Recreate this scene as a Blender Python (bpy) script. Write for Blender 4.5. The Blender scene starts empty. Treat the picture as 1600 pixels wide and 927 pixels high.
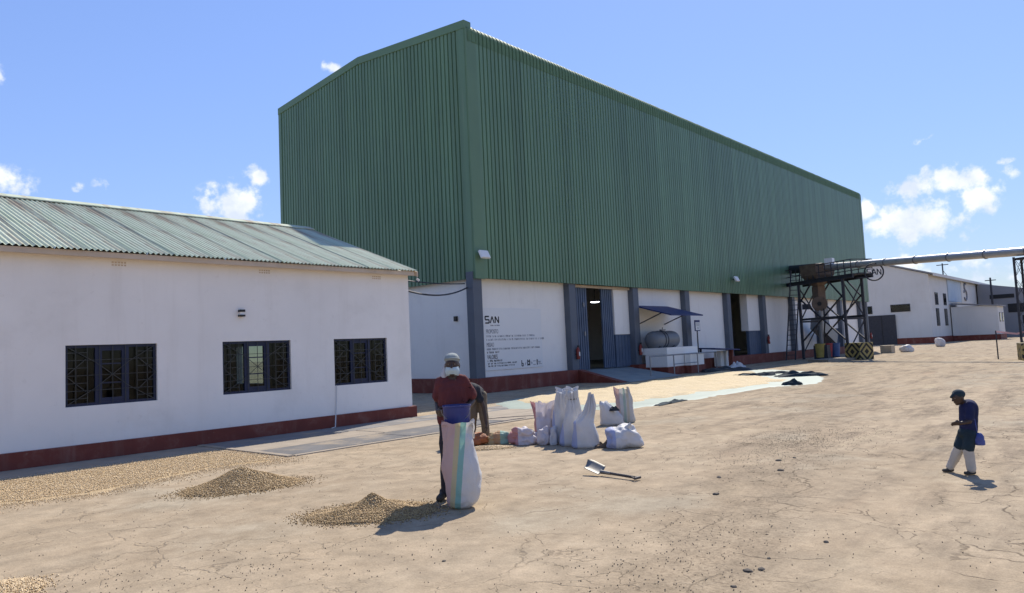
import bpy, bmesh, math, random
import numpy as np
from mathutils import Vector, Matrix, noise as mnoise

random.seed(7); rng = np.random.default_rng(7)
SC = bpy.context.scene
COL = SC.collection
R = math.radians

# ------------------------------------------------------------------ camera
YAW, PITCH, ROLL, FPX = 0.72570, 0.07240, -0.04580, 1127.0
cam = bpy.data.cameras.new("camera"); camo = bpy.data.objects.new("camera", cam); COL.objects.link(camo)
cam.sensor_width = 36.0; cam.sensor_fit = 'HORIZONTAL'; cam.lens = FPX / 1600 * 36.0
cam.clip_start = 0.05; cam.clip_end = 3000
fw = Vector((math.cos(YAW)*math.cos(PITCH), math.sin(YAW)*math.cos(PITCH), math.sin(PITCH)))
rt = Vector((math.sin(YAW), -math.cos(YAW), 0)); up = rt.cross(fw)
r2 = rt*math.cos(ROLL) + up*math.sin(ROLL); u2 = -rt*math.sin(ROLL) + up*math.cos(ROLL)
mw = Matrix((r2, u2, -fw)).transposed().to_4x4(); mw.translation = (0, 0, 1.65)
camo.matrix_world = mw
SC.camera = camo

# ------------------------------------------------------------------ light
SUN_DIR = Vector((0.87, 0.28, 1.0)).normalized()      # towards the sun
SUN_EL = math.asin(SUN_DIR.z); SUN_AZ = math.atan2(SUN_DIR.x, SUN_DIR.y)
SC.view_settings.view_transform = 'Standard'; SC.view_settings.look = 'None'
SC.view_settings.gamma = 1.0; SC.view_settings.use_curve_mapping = False
SC.view_settings.exposure = 0.68
sun = bpy.data.lights.new("sun", 'SUN'); suno = bpy.data.objects.new("sun", sun); COL.objects.link(suno)
sun.energy = 3.9; sun.angle = R(0.5); sun.color = (1.0, 0.93, 0.82)
suno.rotation_euler = SUN_DIR.to_track_quat('Z', 'Y').to_euler(); suno.location = (20, 5, 40)

W = bpy.data.worlds.new("World"); SC.world = W; W.use_nodes = True
nt = W.node_tree; nt.nodes.clear()
def N(t, typ, **kw):
    n = t.nodes.new(typ)
    for k, v in kw.items(): setattr(n, k, v)
    return n
def math_(t, op, a, b=None, clamp=False):
    n = N(t, 'ShaderNodeMath', operation=op, use_clamp=clamp)
    for i, v in enumerate((a, b)):
        if v is None: continue
        if isinstance(v, (int, float)): n.inputs[i].default_value = v
        else: t.links.new(v, n.inputs[i])
    return n.outputs[0]
def vmath(t, op, a, b=None):
    n = N(t, 'ShaderNodeVectorMath', operation=op)
    for i, v in enumerate((a, b)):
        if v is None: continue
        if isinstance(v, (tuple, list, Vector)): n.inputs[i].default_value = tuple(v)
        else: t.links.new(v, n.inputs[i])
    return n
def maprange(t, v, a, b, c, d, typ='LINEAR'):
    n = N(t, 'ShaderNodeMapRange', interpolation_type=typ)
    t.links.new(v, n.inputs['Value'])
    for k, x in zip(('From Min', 'From Max', 'To Min', 'To Max'), (a, b, c, d)): n.inputs[k].default_value = x
    return n.outputs['Result']
def mixc(t, f, a, b, bt='MIX'):
    n = N(t, 'ShaderNodeMix', data_type='RGBA', blend_type=bt)
    if isinstance(f, (int, float)): n.inputs[0].default_value = f
    else: t.links.new(f, n.inputs[0])
    for i, v in ((6, a), (7, b)):
        if isinstance(v, (tuple, list)): n.inputs[i].default_value = (*v[:3], 1)
        else: t.links.new(v, n.inputs[i])
    return n.outputs[2]
def noise_(t, vec, scale, detail=4, rough=0.55, dist=0.0):
    n = N(t, 'ShaderNodeTexNoise'); n.inputs['Scale'].default_value = scale; n.inputs['Detail'].default_value = detail
    n.inputs['Roughness'].default_value = rough; n.inputs['Distortion'].default_value = dist
    if vec is not None: t.links.new(vec, n.inputs['Vector'])
    return n.outputs['Fac']

sky = N(nt, 'ShaderNodeTexSky', sky_type='NISHITA'); sky.sun_disc = False
sky.sun_elevation = SUN_EL; sky.sun_rotation = SUN_AZ
sky.altitude = 600; sky.air_density = 1.0; sky.dust_density = 0.15; sky.ozone_density = 1.2
tc = N(nt, 'ShaderNodeTexCoord'); D = tc.outputs['Generated']
lum = vmath(nt, 'DOT_PRODUCT', sky.outputs[0], (.25, .6, .15)).outputs['Value']
squeeze = vmath(nt, 'SCALE', sky.outputs[0]); nt.links.new(math_(nt, 'DIVIDE', 1.72, math_(nt, 'ADD', 1.0, math_(nt, 'MULTIPLY', lum, .25))), squeeze.inputs['Scale'])
skyc = mixc(nt, 1.0, squeeze.outputs[0], (.98, 1.0, 1.22), 'MULTIPLY')
# cumulus clouds far away on the sky dome: (direction, half width, half height, weight)
CL = [((.212,.922,.323),.014,.017,1), ((.223,.951,.212),.030,.018,.9), ((.449,.871,.198),.046,.030,1.15), ((.470,.854,.224),.015,.020,1.15),
      ((.530,.763,.371),.014,.012,1.1), ((.954,.259,.152),.016,.018,1.2), ((.966,.201,.128),.060,.026,1.2), ((.971,.165,.172),.062,.017,1.15),
      ((.976,.145,.151),.030,.022,1.1), ((.963,.219,.172),.022,.012,1.0), ((.958,.184,.221),.013,.005,.9), ((.981,.172,.070),.10,.022,.55),
      ((.984,.140,.052),.07,.02,.55), ((.974,.21,.083),.05,.012,.6), ((.29,.93,.21),.008,.006,.6), ((.31,.92,.215),.008,.007,.6),
      ((.98,.11,.19),.014,.005,.8), ((.6,-.75,.2),.09,.03,1.1), ((-.3,.93,.2),.08,.03,1.1), ((-.8,.5,.3),.1,.035,1.1), ((-.6,-.75,.25),.09,.03,1.1)]
nz = N(nt, 'ShaderNodeTexNoise'); nz.inputs['Scale'].default_value = 14; nz.inputs['Detail'].default_value = 3
nt.links.new(D, nz.inputs['Vector'])
wob = vmath(nt, 'SCALE', vmath(nt, 'SUBTRACT', nz.outputs['Color'], (.5, .5, .5)).outputs[0]); wob.inputs['Scale'].default_value = 0.035
Dw = vmath(nt, 'ADD', D, wob.outputs[0]).outputs[0]
tot = None
for c, wx, wy, s in CL:
    c = Vector(c).normalized(); u = Vector((0, 0, 1)).cross(c).normalized(); v = c.cross(u)
    d = vmath(nt, 'SUBTRACT', Dw, c).outputs[0]
    a = math_(nt, 'MULTIPLY', vmath(nt, 'DOT_PRODUCT', d, u).outputs['Value'], 1/wx)
    b = math_(nt, 'MULTIPLY', vmath(nt, 'DOT_PRODUCT', d, v).outputs['Value'], 1/wy)
    e = math_(nt, 'MULTIPLY', vmath(nt, 'DOT_PRODUCT', d, c).outputs['Value'], 1/wx)
    r = math_(nt, 'SQRT', math_(nt, 'ADD', math_(nt, 'ADD', math_(nt, 'MULTIPLY', a, a), math_(nt, 'MULTIPLY', b, b)), math_(nt, 'MULTIPLY', e, e)))
    val = math_(nt, 'MULTIPLY', math_(nt, 'MAXIMUM', math_(nt, 'SUBTRACT', 1.35, r), -1.0), s)
    tot = val if tot is None else math_(nt, 'MAXIMUM', tot, val)
fb = noise_(nt, D, 34, 9, 0.58)
den = math_(nt, 'ADD', tot, math_(nt, 'MULTIPLY', math_(nt, 'SUBTRACT', fb, 0.5), 4.2))
alpha = maprange(nt, den, 0.3, 1.2, 0, 1, 'SMOOTHSTEP')
alpha = math_(nt, 'MULTIPLY', alpha, maprange(nt, tot, 0.0, 0.25, 0, 1, 'SMOOTHSTEP'))
shade = maprange(nt, noise_(nt, vmath(nt, 'ADD', D, (0.0, 0.0, -0.012)).outputs[0], 26, 6), 0.35, 0.65, 0.0, 1.0)
cloudc = mixc(nt, shade, (5.0, 5.5, 6.7), (7.2, 7.3, 7.4))
allc = mixc(nt, math_(nt, 'MULTIPLY', alpha, 0.95), skyc, cloudc)
bg = N(nt, 'ShaderNodeBackground'); bg.inputs['Strength'].default_value = 0.098
nt.links.new(allc, bg.inputs['Color'])
wo = N(nt, 'ShaderNodeOutputWorld'); nt.links.new(bg.outputs[0], wo.inputs['Surface'])

# ------------------------------------------------------------------ materials
MATS = {}
def newmat(name):
    m = bpy.data.materials.new(name); m.use_nodes = True; t = m.node_tree
    b = t.nodes['Principled BSDF']; MATS[name] = m
    return m, t, b
def mat(name, col, rough=0.75, var=0.12, vs=2.5, bump=0.15, bs=40.0, metal=0.0, spec=0.4, dirt=None, dirtamt=0.5, dirts=1.2, bd=0.01):
    m, t, b = newmat(name)
    o = N(t, 'ShaderNodeTexCoord').outputs['Object']
    f = maprange(t, noise_(t, o, vs, 5), 0.3, 0.7, 0, 1)
    c = mixc(t, f, tuple(x*(1-var) for x in col), tuple(min(1, x*(1+var)) for x in col))
    if dirt:
        g = math_(t, 'MULTIPLY', maprange(t, noise_(t, o, dirts, 7, 0.65), 0.5, 0.72, 0, 1, 'SMOOTHSTEP'), dirtamt)
        c = mixc(t, g, c, dirt)
    t.links.new(c, b.inputs['Base Color'])
    b.inputs['Roughness'].default_value = rough; b.inputs['Metallic'].default_value = metal
    b.inputs['Specular IOR Level'].default_value = spec
    if bump:
        bn = N(t, 'ShaderNodeBump'); bn.inputs['Strength'].default_value = bump; bn.inputs['Distance'].default_value = bd
        t.links.new(noise_(t, o, bs, 4), bn.inputs['Height']); t.links.new(bn.outputs[0], b.inputs['Normal'])
    return m

mat('white_plaster', (.83, .785, .725), .85, .035, .8, .3, 9, dirt=(.60, .55, .48), dirtamt=.30, dirts=.55)
mat('white_wall', (.84, .80, .735), .85, .03, .9, .2, 12, dirt=(.6, .56, .52), dirtamt=.25, dirts=.9)
mat('barn_white', (.66, .645, .61), .85, .05, .3, .1, 4, dirt=(.5, .46, .4), dirtamt=.35, dirts=.25)
mat('pale_blue_sheet', (.42, .50, .58), .6, .08, .4, .1, 4)
mat('shed_grey', (.26, .26, .27), .85, .08, .3, .1, 4)
mat('red_plinth', (.165, .034, .021), .7, .16, 2.0, .2, 20, dirt=(.25, .16, .12), dirtamt=.35, dirts=2)
mat('pier_paint', (.105, .120, .145), .6, .08, 1.5, .15, 15)
mat('door_paint', (.075, .105, .16), .55, .15, 1.2, .1, 12, dirt=(.14, .16, .19), dirtamt=.4, dirts=1.6)
mat('navy_metal', (.018, .030, .115), .55, .15, 3, .05)
mat('dark_steel', (.035, .036, .045), .6, .2, 4, .1)
mat('green_sheet', (.115, .205, .118), .38, .07, .35, .05, 3, spec=.42, dirt=(.135, .215, .14), dirtamt=.3, dirts=.25)
mat('green_trim', (.120, .208, .122), .45, .06, .5, .05, 3, spec=.35)
mat('eave_green', (.105, .185, .11), .65, .1, .6, .05, 3, spec=.15)
mat('fascia_beige', (.55, .44, .33), .8, .12, 2.5, .1)
mat('frame_blue', (.012, .018, .050), .5, .15, 3, .1)
mat('grille_bar', (.05, .052, .05), .6, .2, 5, 0)
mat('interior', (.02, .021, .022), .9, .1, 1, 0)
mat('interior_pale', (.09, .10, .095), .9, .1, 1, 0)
mat('concrete', (.19, .18, .17), .9, .18, 1.6, .35, 30, dirt=(.38, .30, .20), dirtamt=.9, dirts=1.1)
mat('concrete_dark', (.125, .122, .12), .9, .2, 1.3, .35, 30, dirt=(.34, .27, .185), dirtamt=.8, dirts=.8)
mat('concrete_pale', (.30, .25, .19), .9, .15, 2, .35, 30, dirt=(.25, .21, .165), dirtamt=.6, dirts=1.5)
mat('ramp_concrete', (.24, .26, .25), .9, .15, 1.2, .3, 25, dirt=(.34, .31, .26), dirtamt=.5, dirts=1)
mat('tank_grey', (.17, .175, .18), .45, .08, 2, .05, spec=.5)
mat('galvanised', (.26, .26, .265), .45, .1, 4, .05, metal=.6)
mat('duct_steel', (.50, .50, .50), .33, .08, 2, .05, metal=.45)
mat('rusty_brown', (.16, .115, .085), .8, .25, 3, .3, 25)
mat('red_paint', (.22, .03, .02), .45, .1, 5, 0)
mat('black_rubber', (.012, .012, .013), .6, .2, 5, 0)
mat('black_plastic', (.012, .013, .014), .42, .3, 4, .2, 30)
mat('board_white', (.76, .745, .71), .5, .02, .5, 0)
mat('print_black', (.02, .02, .022), .6, .1, 3, 0)
mat('print_grey', (.22, .22, .24), .6, .1, 3, 0)
mat('lamp_white', (.78, .77, .74), .4, .05, 3, 0)
mat('tarp_teal', (.235, .29, .25), .55, .1, 1.5, .3, 9, bd=.03)
mat('cable_black', (.02, .02, .03), .6, .1, 3, 0)
mat('hose_white', (.6, .58, .56), .6, .1, 3, 0)
mat('bucket_blue', (.03, .04, .17), .42, .12, 6, .05, 20)
mat('skin_dark', (.055, .032, .022), .5, .12, 8, .05, 60, spec=.4)
mat('shirt_maroon', (.115, .026, .026), .9, .12, 6, .35, 18, bd=.02)
mat('trousers_dark', (.022, .023, .03), .9, .2, 6, .3, 18, bd=.02)
mat('trousers_olive', (.16, .125, .085), .9, .15, 6, .4, 16, bd=.02)
mat('cap_grey', (.27, .30, .285), .9, .1, 9, .3, 40)
mat('mask_white', (.46, .56, .58), .9, .03, 6, .2, 30)
mat('cloth_white', (.5, .48, .48), .9, .06, 6, .35, 20, bd=.02)
mat('shoe_dark', (.05, .042, .035), .7, .2, 6, .1)
mat('navy_cloth', (.012, .016, .06), .9, .25, 6, .3, 18, bd=.02)
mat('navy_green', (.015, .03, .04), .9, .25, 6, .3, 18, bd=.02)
mat('pale_cloth', (.50, .45, .38), .9, .08, 6, .3, 18, bd=.02)
mat('bag_blue', (.06, .08, .26), .6, .2, 10, .3, 25)
mat('orange_plastic', (.30, .095, .03), .6, .3, 6, .4, 22, bd=.02)
mat('brown_rag', (.13, .09, .06), .9, .35, 9, .5, 25, bd=.02)
mat('eye_white', (.30, .27, .24), .4, .1, 5, 0)
mat('wood_handle', (.06, .05, .048), .6, .2, 8, .1)
mat('blade_steel', (.22, .21, .19), .55, .15, 8, .1, metal=.7)
mat('stone', (.10, .085, .07), .9, .4, 9, .4, 40)
mat('tape_red_white', (.75, .45, .45), .6, .3, 1.4, 0)
mat('bin_yellow', (.35, .27, .07), .6, .2, 3, .1); mat('bin_red', (.28, .03, .04), .6, .2, 3, .1); mat('bin_blue', (.05, .10, .24), .6, .2, 3, .1)
mat('wood_pale', (.45, .36, .24), .8, .15, 4, .1)

def glass_mat(name, tint, rough=.03):
    m, t, b = newmat(name); t.nodes.remove(b)
    tr = N(t, 'ShaderNodeBsdfTransparent'); tr.inputs[0].default_value = (*tint, 1)
    gl = N(t, 'ShaderNodeBsdfGlossy'); gl.inputs['Roughness'].default_value = rough; gl.inputs[0].default_value = (.9, .9, .9, 1)
    fr = N(t, 'ShaderNodeFresnel'); fr.inputs['IOR'].default_value = 1.28
    mx = N(t, 'ShaderNodeMixShader'); t.links.new(fr.outputs[0], mx.inputs[0]); t.links.new(tr.outputs[0], mx.inputs[1]); t.links.new(gl.outputs[0], mx.inputs[2])
    t.links.new(mx.outputs[0], t.nodes['Material Output'].inputs['Surface'])
glass_mat('glass', (.45, .52, .50))
def emit_mat(name, col, s):
    m, t, b = newmat(name); b.inputs['Base Color'].default_value = (*col, 1)
    b.inputs['Emission Color'].default_value = (*col, 1); b.inputs['Emission Strength'].default_value = s
emit_mat('lamp_glow', (.9, .95, 1), 6)

t = MATS['green_sheet'].node_tree; b = t.nodes['Principled BSDF']; src = b.inputs['Base Color'].links[0].from_socket
oi = N(t, 'ShaderNodeObjectInfo'); o = N(t, 'ShaderNodeTexCoord').outputs['Object']; gp_ = N(t, 'ShaderNodeNewGeometry').outputs['Position']
mq = N(t, 'ShaderNodeMapping'); mq.inputs['Scale'].default_value = (2.2, 2.2, .12); t.links.new(gp_, mq.inputs[0])
fct = math_(t, 'MULTIPLY', maprange(t, oi.outputs['Random'], 0, 1, .90, 1.08), maprange(t, noise_(t, mq.outputs[0], 1.0, 6, .6), .3, .7, .86, 1.12))
sc_ = vmath(t, 'SCALE', src); t.links.new(fct, sc_.inputs['Scale']); t.links.new(sc_.outputs[0], b.inputs['Base Color'])
dst = maprange(t, noise_(t, mq.outputs[0], 2.6, 8, .7), .56, .74, 0, .28, 'SMOOTHSTEP')
t.links.new(mixc(t, dst, sc_.outputs[0], (.24, .27, .20)), b.inputs['Base Color'])

for wn in ('white_plaster', 'white_wall', 'barn_white', 'red_plinth'):
    t = MATS[wn].node_tree; b = t.nodes['Principled BSDF']; src = b.inputs['Base Color'].links[0].from_socket
    pz = N(t, 'ShaderNodeNewGeometry').outputs['Position']; mq = N(t, 'ShaderNodeMapping'); mq.inputs['Scale'].default_value = (2.6, 2.6, .22); t.links.new(pz, mq.inputs[0])
    f1 = maprange(t, noise_(t, mq.outputs[0], 1.0, 8, .65), .50, .74, 0, .13, 'SMOOTHSTEP')
    f2 = maprange(t, noise_(t, pz, 6.0, 8, .7), .60, .70, 0, .16, 'SMOOTHSTEP')
    t.links.new(mixc(t, math_(t, 'MAXIMUM', f1, f2), src, (.46, .39, .31)), b.inputs['Base Color'])
# corrugated roof of the office: faded green paint, chalky ridges, rust
m, t, b = newmat('old_roof'); o = N(t, 'ShaderNodeTexCoord').outputs['Object']
mp = N(t, 'ShaderNodeMapping'); mp.inputs['Scale'].default_value = (3.0, .35, .35); t.links.new(o, mp.inputs[0])
streak = maprange(t, noise_(t, mp.outputs[0], 1.6, 6, .6), .3, .7, 0, 1)
c = mixc(t, streak, (.42, .475, .345), (.57, .605, .475))
ru = maprange(t, noise_(t, mp.outputs[0], .62, 8, .68, .3), .50, .66, 0, .7, 'SMOOTHSTEP')
c = mixc(t, ru, c, (.30, .20, .14))
t.links.new(c, b.inputs['Base Color']); b.inputs['Roughness'].default_value = .8; b.inputs['Specular IOR Level'].default_value = .15

# sack weave with printed stripes: list of (x start, colour)
def sack_mat(name, base, stripes=(), tilt=0.0, weave=True):
    m, t, b = newmat(name); o = N(t, 'ShaderNodeTexCoord').outputs['Object']
    sx = N(t, 'ShaderNodeSeparateXYZ'); t.links.new(o, sx.inputs[0])
    x = math_(t, 'ADD', sx.outputs['X'], math_(t, 'MULTIPLY', sx.outputs['Z'], tilt))
    x = math_(t, 'ADD', x, math_(t, 'MULTIPLY', math_(t, 'SUBTRACT', noise_(t, o, 9, 2), .5), .012))
    c = mixc(t, maprange(t, noise_(t, o, 7, 5), .3, .7, 0, 1), tuple(k*.92 for k in base), base)
    for x0, x1, sc in stripes:
        f = math_(t, 'MULTIPLY', math_(t, 'GREATER_THAN', x, x0), math_(t, 'LESS_THAN', x, x1))
        c = mixc(t, f, c, sc)
    t.links.new(c, b.inputs['Base Color']); b.inputs['Roughness'].default_value = .55; b.inputs['Specular IOR Level'].default_value = .35
    b.inputs['Subsurface Weight'].default_value = 0.0
    bn = N(t, 'ShaderNodeBump'); bn.inputs['Strength'].default_value = .5; bn.inputs['Distance'].default_value = .02
    h = math_(t, 'ADD', noise_(t, o, 16, 5, .6), math_(t, 'MULTIPLY', noise_(t, o, 220, 2), .12))
    t.links.new(h, bn.inputs['Height']); t.links.new(bn.outputs[0], b.inputs['Normal'])
    # a little light comes through the thin woven plastic
    tl = N(t, 'ShaderNodeBsdfTranslucent'); t.links.new(c, tl.inputs[0])
    mx = N(t, 'ShaderNodeMixShader'); mx.inputs[0].default_value = .22
    t.links.new(b.outputs[0], mx.inputs[1]); t.links.new(tl.outputs[0], mx.inputs[2])
    t.links.new(mx.outputs[0], t.nodes['Material Output'].inputs['Surface'])
sack_mat('sack_striped', (.68, .67, .66), ((-9, -.132, (.58, .40, .37)), (-.132, -.078, (.56, .48, .29)), (-.078, -.018, (.25, .46, .42))), tilt=-.11)
sack_mat('sack_white', (.66, .645, .63))
sack_mat('sack_blue_edge', (.66, .645, .63), ((-9, -.145, (.38, .42, .60)),))
sack_mat('sack_pink', (.66, .60, .61), ((-9, -.15, (.5, .25, .25)),))
sack_mat('sack_thin', (.60, .58, .54), ((-9, -.12, (.5, .36, .33)), (-.05, .0, (.36, .45, .38)), (.02, .07, (.55, .49, .38))))
sack_mat('sack_orange', (.50, .20, .08), ((-.05, .09, (.52, .36, .14)), (.09, .9, (.55, .30, .17))))
sack_mat('sack_teal', (.50, .29, .15), ((-9, -.06, (.50, .36, .18)), (.06, .9, (.27, .40, .33))))

# hazard block: concentric yellow and black lozenges
m, t, b = newmat('hazard_paint'); o = N(t, 'ShaderNodeTexCoord').outputs['Object']
sx = N(t, 'ShaderNodeSeparateXYZ'); t.links.new(o, sx.inputs[0])
def tri(v): return math_(t, 'ABSOLUTE', v)
q = math_(t, 'ADD', math_(t, 'MAXIMUM', tri(sx.outputs['X']), tri(sx.outputs['Y'])), 0)
side = math_(t, 'GREATER_THAN', tri(sx.outputs['X']), math_(t, 'ADD', tri(sx.outputs['Y']), 0.0))
hx = N(t, 'ShaderNodeMix', data_type='FLOAT'); t.links.new(side, hx.inputs[0]); t.links.new(sx.outputs['X'], hx.inputs[2]); t.links.new(sx.outputs['Y'], hx.inputs[3])
dd = math_(t, 'ADD', tri(hx.outputs[0]), tri(math_(t, 'SUBTRACT', sx.outputs['Z'], .5)))
st = math_(t, 'GREATER_THAN', math_(t, 'FRACT', math_(t, 'MULTIPLY', dd, 2.7)), .5)
c = mixc(t, st, (.015, .014, .013), (.33, .26, .09))
c = mixc(t, maprange(t, noise_(t, o, 5, 6), .55, .75, 0, .6), c, (.2, .17, .13))
t.links.new(c, b.inputs['Base Color']); b.inputs['Roughness'].default_value = .8

# grain
def grain_mat(name, cols):
    m, t, b = newmat(name); g = N(t, 'ShaderNodeNewGeometry')
    cr = N(t, 'ShaderNodeValToRGB'); cr.color_ramp.interpolation = 'CONSTANT'
    while len(cr.color_ramp.elements) < len(cols): cr.color_ramp.elements.new(.5)
    for i, (e, cc) in enumerate(zip(cr.color_ramp.elements, cols)): e.position = i/len(cols); e.color = (*cc, 1)
    t.links.new(g.outputs['Random Per Island'], cr.inputs[0]); t.links.new(cr.outputs[0], b.inputs['Base Color'])
    b.inputs['Roughness'].default_value = .55
grain_mat('bean_grain', [(.56, .40, .21), (.65, .49, .28), (.48, .34, .175), (.70, .55, .34), (.36, .25, .13), (.61, .45, .25)])
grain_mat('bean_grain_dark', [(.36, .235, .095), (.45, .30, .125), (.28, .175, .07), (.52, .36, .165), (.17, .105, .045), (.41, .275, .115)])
grain_mat('crumb', [(.12, .09, .065), (.08, .06, .045), (.20, .15, .10), (.05, .04, .032), (.16, .12, .08)])
def carpet_mat(name, c0, c1, c2, sc):
    m, t, b = newmat(name); o = N(t, 'ShaderNodeTexCoord').outputs['Object']
    v = N(t, 'ShaderNodeTexVoronoi'); v.inputs['Scale'].default_value = sc; t.links.new(o, v.inputs['Vector'])
    r = N(t, 'ShaderNodeSeparateColor'); t.links.new(v.outputs['Color'], r.inputs[0])
    c = mixc(t, r.outputs[0], c0, c1)
    c = mixc(t, maprange(t, noise_(t, o, 1.2, 6, .6), .4, .7, 0, .6), c, c2)
    t.links.new(c, b.inputs['Base Color']); b.inputs['Roughness'].default_value = .75
    bn = N(t, 'ShaderNodeBump'); bn.inputs['Strength'].default_value = .9; bn.inputs['Distance'].default_value = .012; bn.invert = True
    t.links.new(v.outputs['Distance'], bn.inputs['Height']); t.links.new(bn.outputs[0], b.inputs['Normal'])
carpet_mat('bean_bed', (.35, .245, .125), (.57, .42, .225), (.49, .365, .205), 85)
carpet_mat('maize_bed', (.44, .335, .18), (.58, .455, .26), (.52, .415, .26), 60)

# ground: trodden sandy concrete with cracks, stains and gravelly wheel tracks
m, t, b = newmat('yard_ground'); o = N(t, 'ShaderNodeTexCoord').outputs['Object']
big = maprange(t, noise_(t, o, .22, 6, .6), .32, .68, 0, 1)
c = mixc(t, big, (.322, .248, .163), (.43, .337, .228))
mid = maprange(t, noise_(t, o, 1.3, 8, .65), .35, .68, 0, .8)
c = mixc(t, mid, c, (.37, .298, .206))
mpw = N(t, 'ShaderNodeMapping'); mpw.inputs['Rotation'].default_value = (0, 0, R(-22)); mpw.inputs['Scale'].default_value = (.5, 2.2, 1); t.links.new(o, mpw.inputs[0])
# long pale / dark drag streaks along the driving direction
st = maprange(t, noise_(t, mpw.outputs[0], .8, 9, .72), .45, .64, 0, .85, 'SMOOTHSTEP')
sxy = N(t, 'ShaderNodeSeparateXYZ'); t.links.new(o, sxy.inputs[0])
# wheel track: distance to a line through (4.7,2.5) and (12.5,4.6)
lx, ly = 7.8, 2.1; ll = math.hypot(lx, ly)
dl = math_(t, 'ADD', math_(t, 'MULTIPLY', math_(t, 'SUBTRACT', sxy.outputs['X'], 4.7), -ly/ll), math_(t, 'MULTIPLY', math_(t, 'SUBTRACT', sxy.outputs['Y'], 2.55), lx/ll))
dl = math_(t, 'ADD', dl, math_(t, 'MULTIPLY', math_(t, 'SUBTRACT', noise_(t, o, .7, 3), .5), 1.4))
trk = maprange(t, math_(t, 'ABSOLUTE', dl), .1, 1.0, 1, 0, 'SMOOTHSTEP')
grit = maprange(t, noise_(t, o, 22, 9, .75), .46, .60, 0, 1, 'SMOOTHSTEP')
trkm = math_(t, 'MULTIPLY', math_(t, 'MULTIPLY', trk, maprange(t, grit, 0, 1, .25, 1)), .6)
c = mixc(t, trkm, c, (.17, .13, .085))
far = maprange(t, math_(t, 'SUBTRACT', sxy.outputs['X'], math_(t, 'MULTIPLY', sxy.outputs['Y'], 1.0)), 2.0, 9.0, 0.12, 1)
c = mixc(t, math_(t, 'MULTIPLY', math_(t, 'MULTIPLY', st, far), maprange(t, grit, 0, 1, .62, 1)), c, (.155, .12, .085))
pale = maprange(t, noise_(t, mpw.outputs[0], .55, 7, .6), .55, .75, 0, .55, 'SMOOTHSTEP')
c = mixc(t, math_(t, 'MULTIPLY', pale, far), c, (.47, .385, .25))
redm = math_(t, 'MULTIPLY', maprange(t, noise_(t, mpw.outputs[0], .42, 6, .6), .60, .74, 0, .25, 'SMOOTHSTEP'), far)
c = mixc(t, redm, c, (.36, .215, .13))
grey = maprange(t, noise_(t, o, .35, 7, .62), .52, .66, 0, .6, 'SMOOTHSTEP')
c = mixc(t, grey, c, (.335, .292, .215))
# cracks
def wob_vec(scale, amp):
    nn = N(t, 'ShaderNodeTexNoise'); nn.inputs['Scale'].default_value = scale; nn.inputs['Detail'].default_value = 5; t.links.new(o, nn.inputs['Vector'])
    w = vmath(t, 'SCALE', vmath(t, 'SUBTRACT', nn.outputs['Color'], (.5, .5, .5)).outputs[0]); w.inputs['Scale'].default_value = amp
    return vmath(t, 'ADD', o, w.outputs[0]).outputs[0]
def cracks(scale, wsc, amp, width, msc, m0, m1):
    v = N(t, 'ShaderNodeTexVoronoi', feature='DISTANCE_TO_EDGE'); v.inputs['Scale'].default_value = scale
    t.links.new(wob_vec(wsc, amp), v.inputs['Vector'])
    k = maprange(t, v.outputs['Distance'], 0, width, 1, 0, 'SMOOTHSTEP')
    return math_(t, 'MULTIPLY', k, maprange(t, noise_(t, o, msc, 4), m0, m1, 0, 1, 'SMOOTHSTEP'))
k1 = cracks(.75, 1.1, .9, .011, .8, .42, .54)
k2 = cracks(2.2, 2.5, .5, .020, .5, .49, .60)
k = math_(t, 'MULTIPLY', math_(t, 'MAXIMUM', k1, k2), maprange(t, noise_(t, o, 4.0, 5, .7), .38, .54, .1, 1, 'SMOOTHSTEP'))
c = mixc(t, math_(t, 'MULTIPLY', k, maprange(t, far, .12, .6, .38, .8)), c, (.10, .075, .05))
fine = math_(t, 'MULTIPLY', maprange(t, noise_(t, o, 60, 4, .7), .3, .7, .84, 1.12), maprange(t, noise_(t, o, 2.8, 10, .72), .32, .68, .70, 1.18))
c = mixc(t, 1.0, c, vmath(t, 'SCALE', (1, 1, 1)).outputs[0], 'MULTIPLY')
vs = [n for n in t.nodes if n.type == 'VECT_MATH' and n.operation == 'SCALE'][-1]; t.links.new(fine, vs.inputs['Scale'])
speck = maprange(t, noise_(t, o, 38, 2, .5), .70, .74, 0, .6)
c = mixc(t, speck, c, (.12, .09, .06))
t.links.new(c, b.inputs['Base Color']); b.inputs['Roughness'].default_value = .95; b.inputs['Specular IOR Level'].default_value = .15
bn = N(t, 'ShaderNodeBump'); bn.inputs['Strength'].default_value = .55; bn.inputs['Distance'].default_value = .03
h = math_(t, 'ADD', noise_(t, o, 3.5, 8, .62), math_(t, 'MULTIPLY', noise_(t, o, 30, 6, .65), .35))
h = math_(t, 'SUBTRACT', h, math_(t, 'MULTIPLY', k, .5))
t.links.new(h, bn.inputs['Height']); t.links.new(bn.outputs[0], b.inputs['Normal'])

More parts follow.
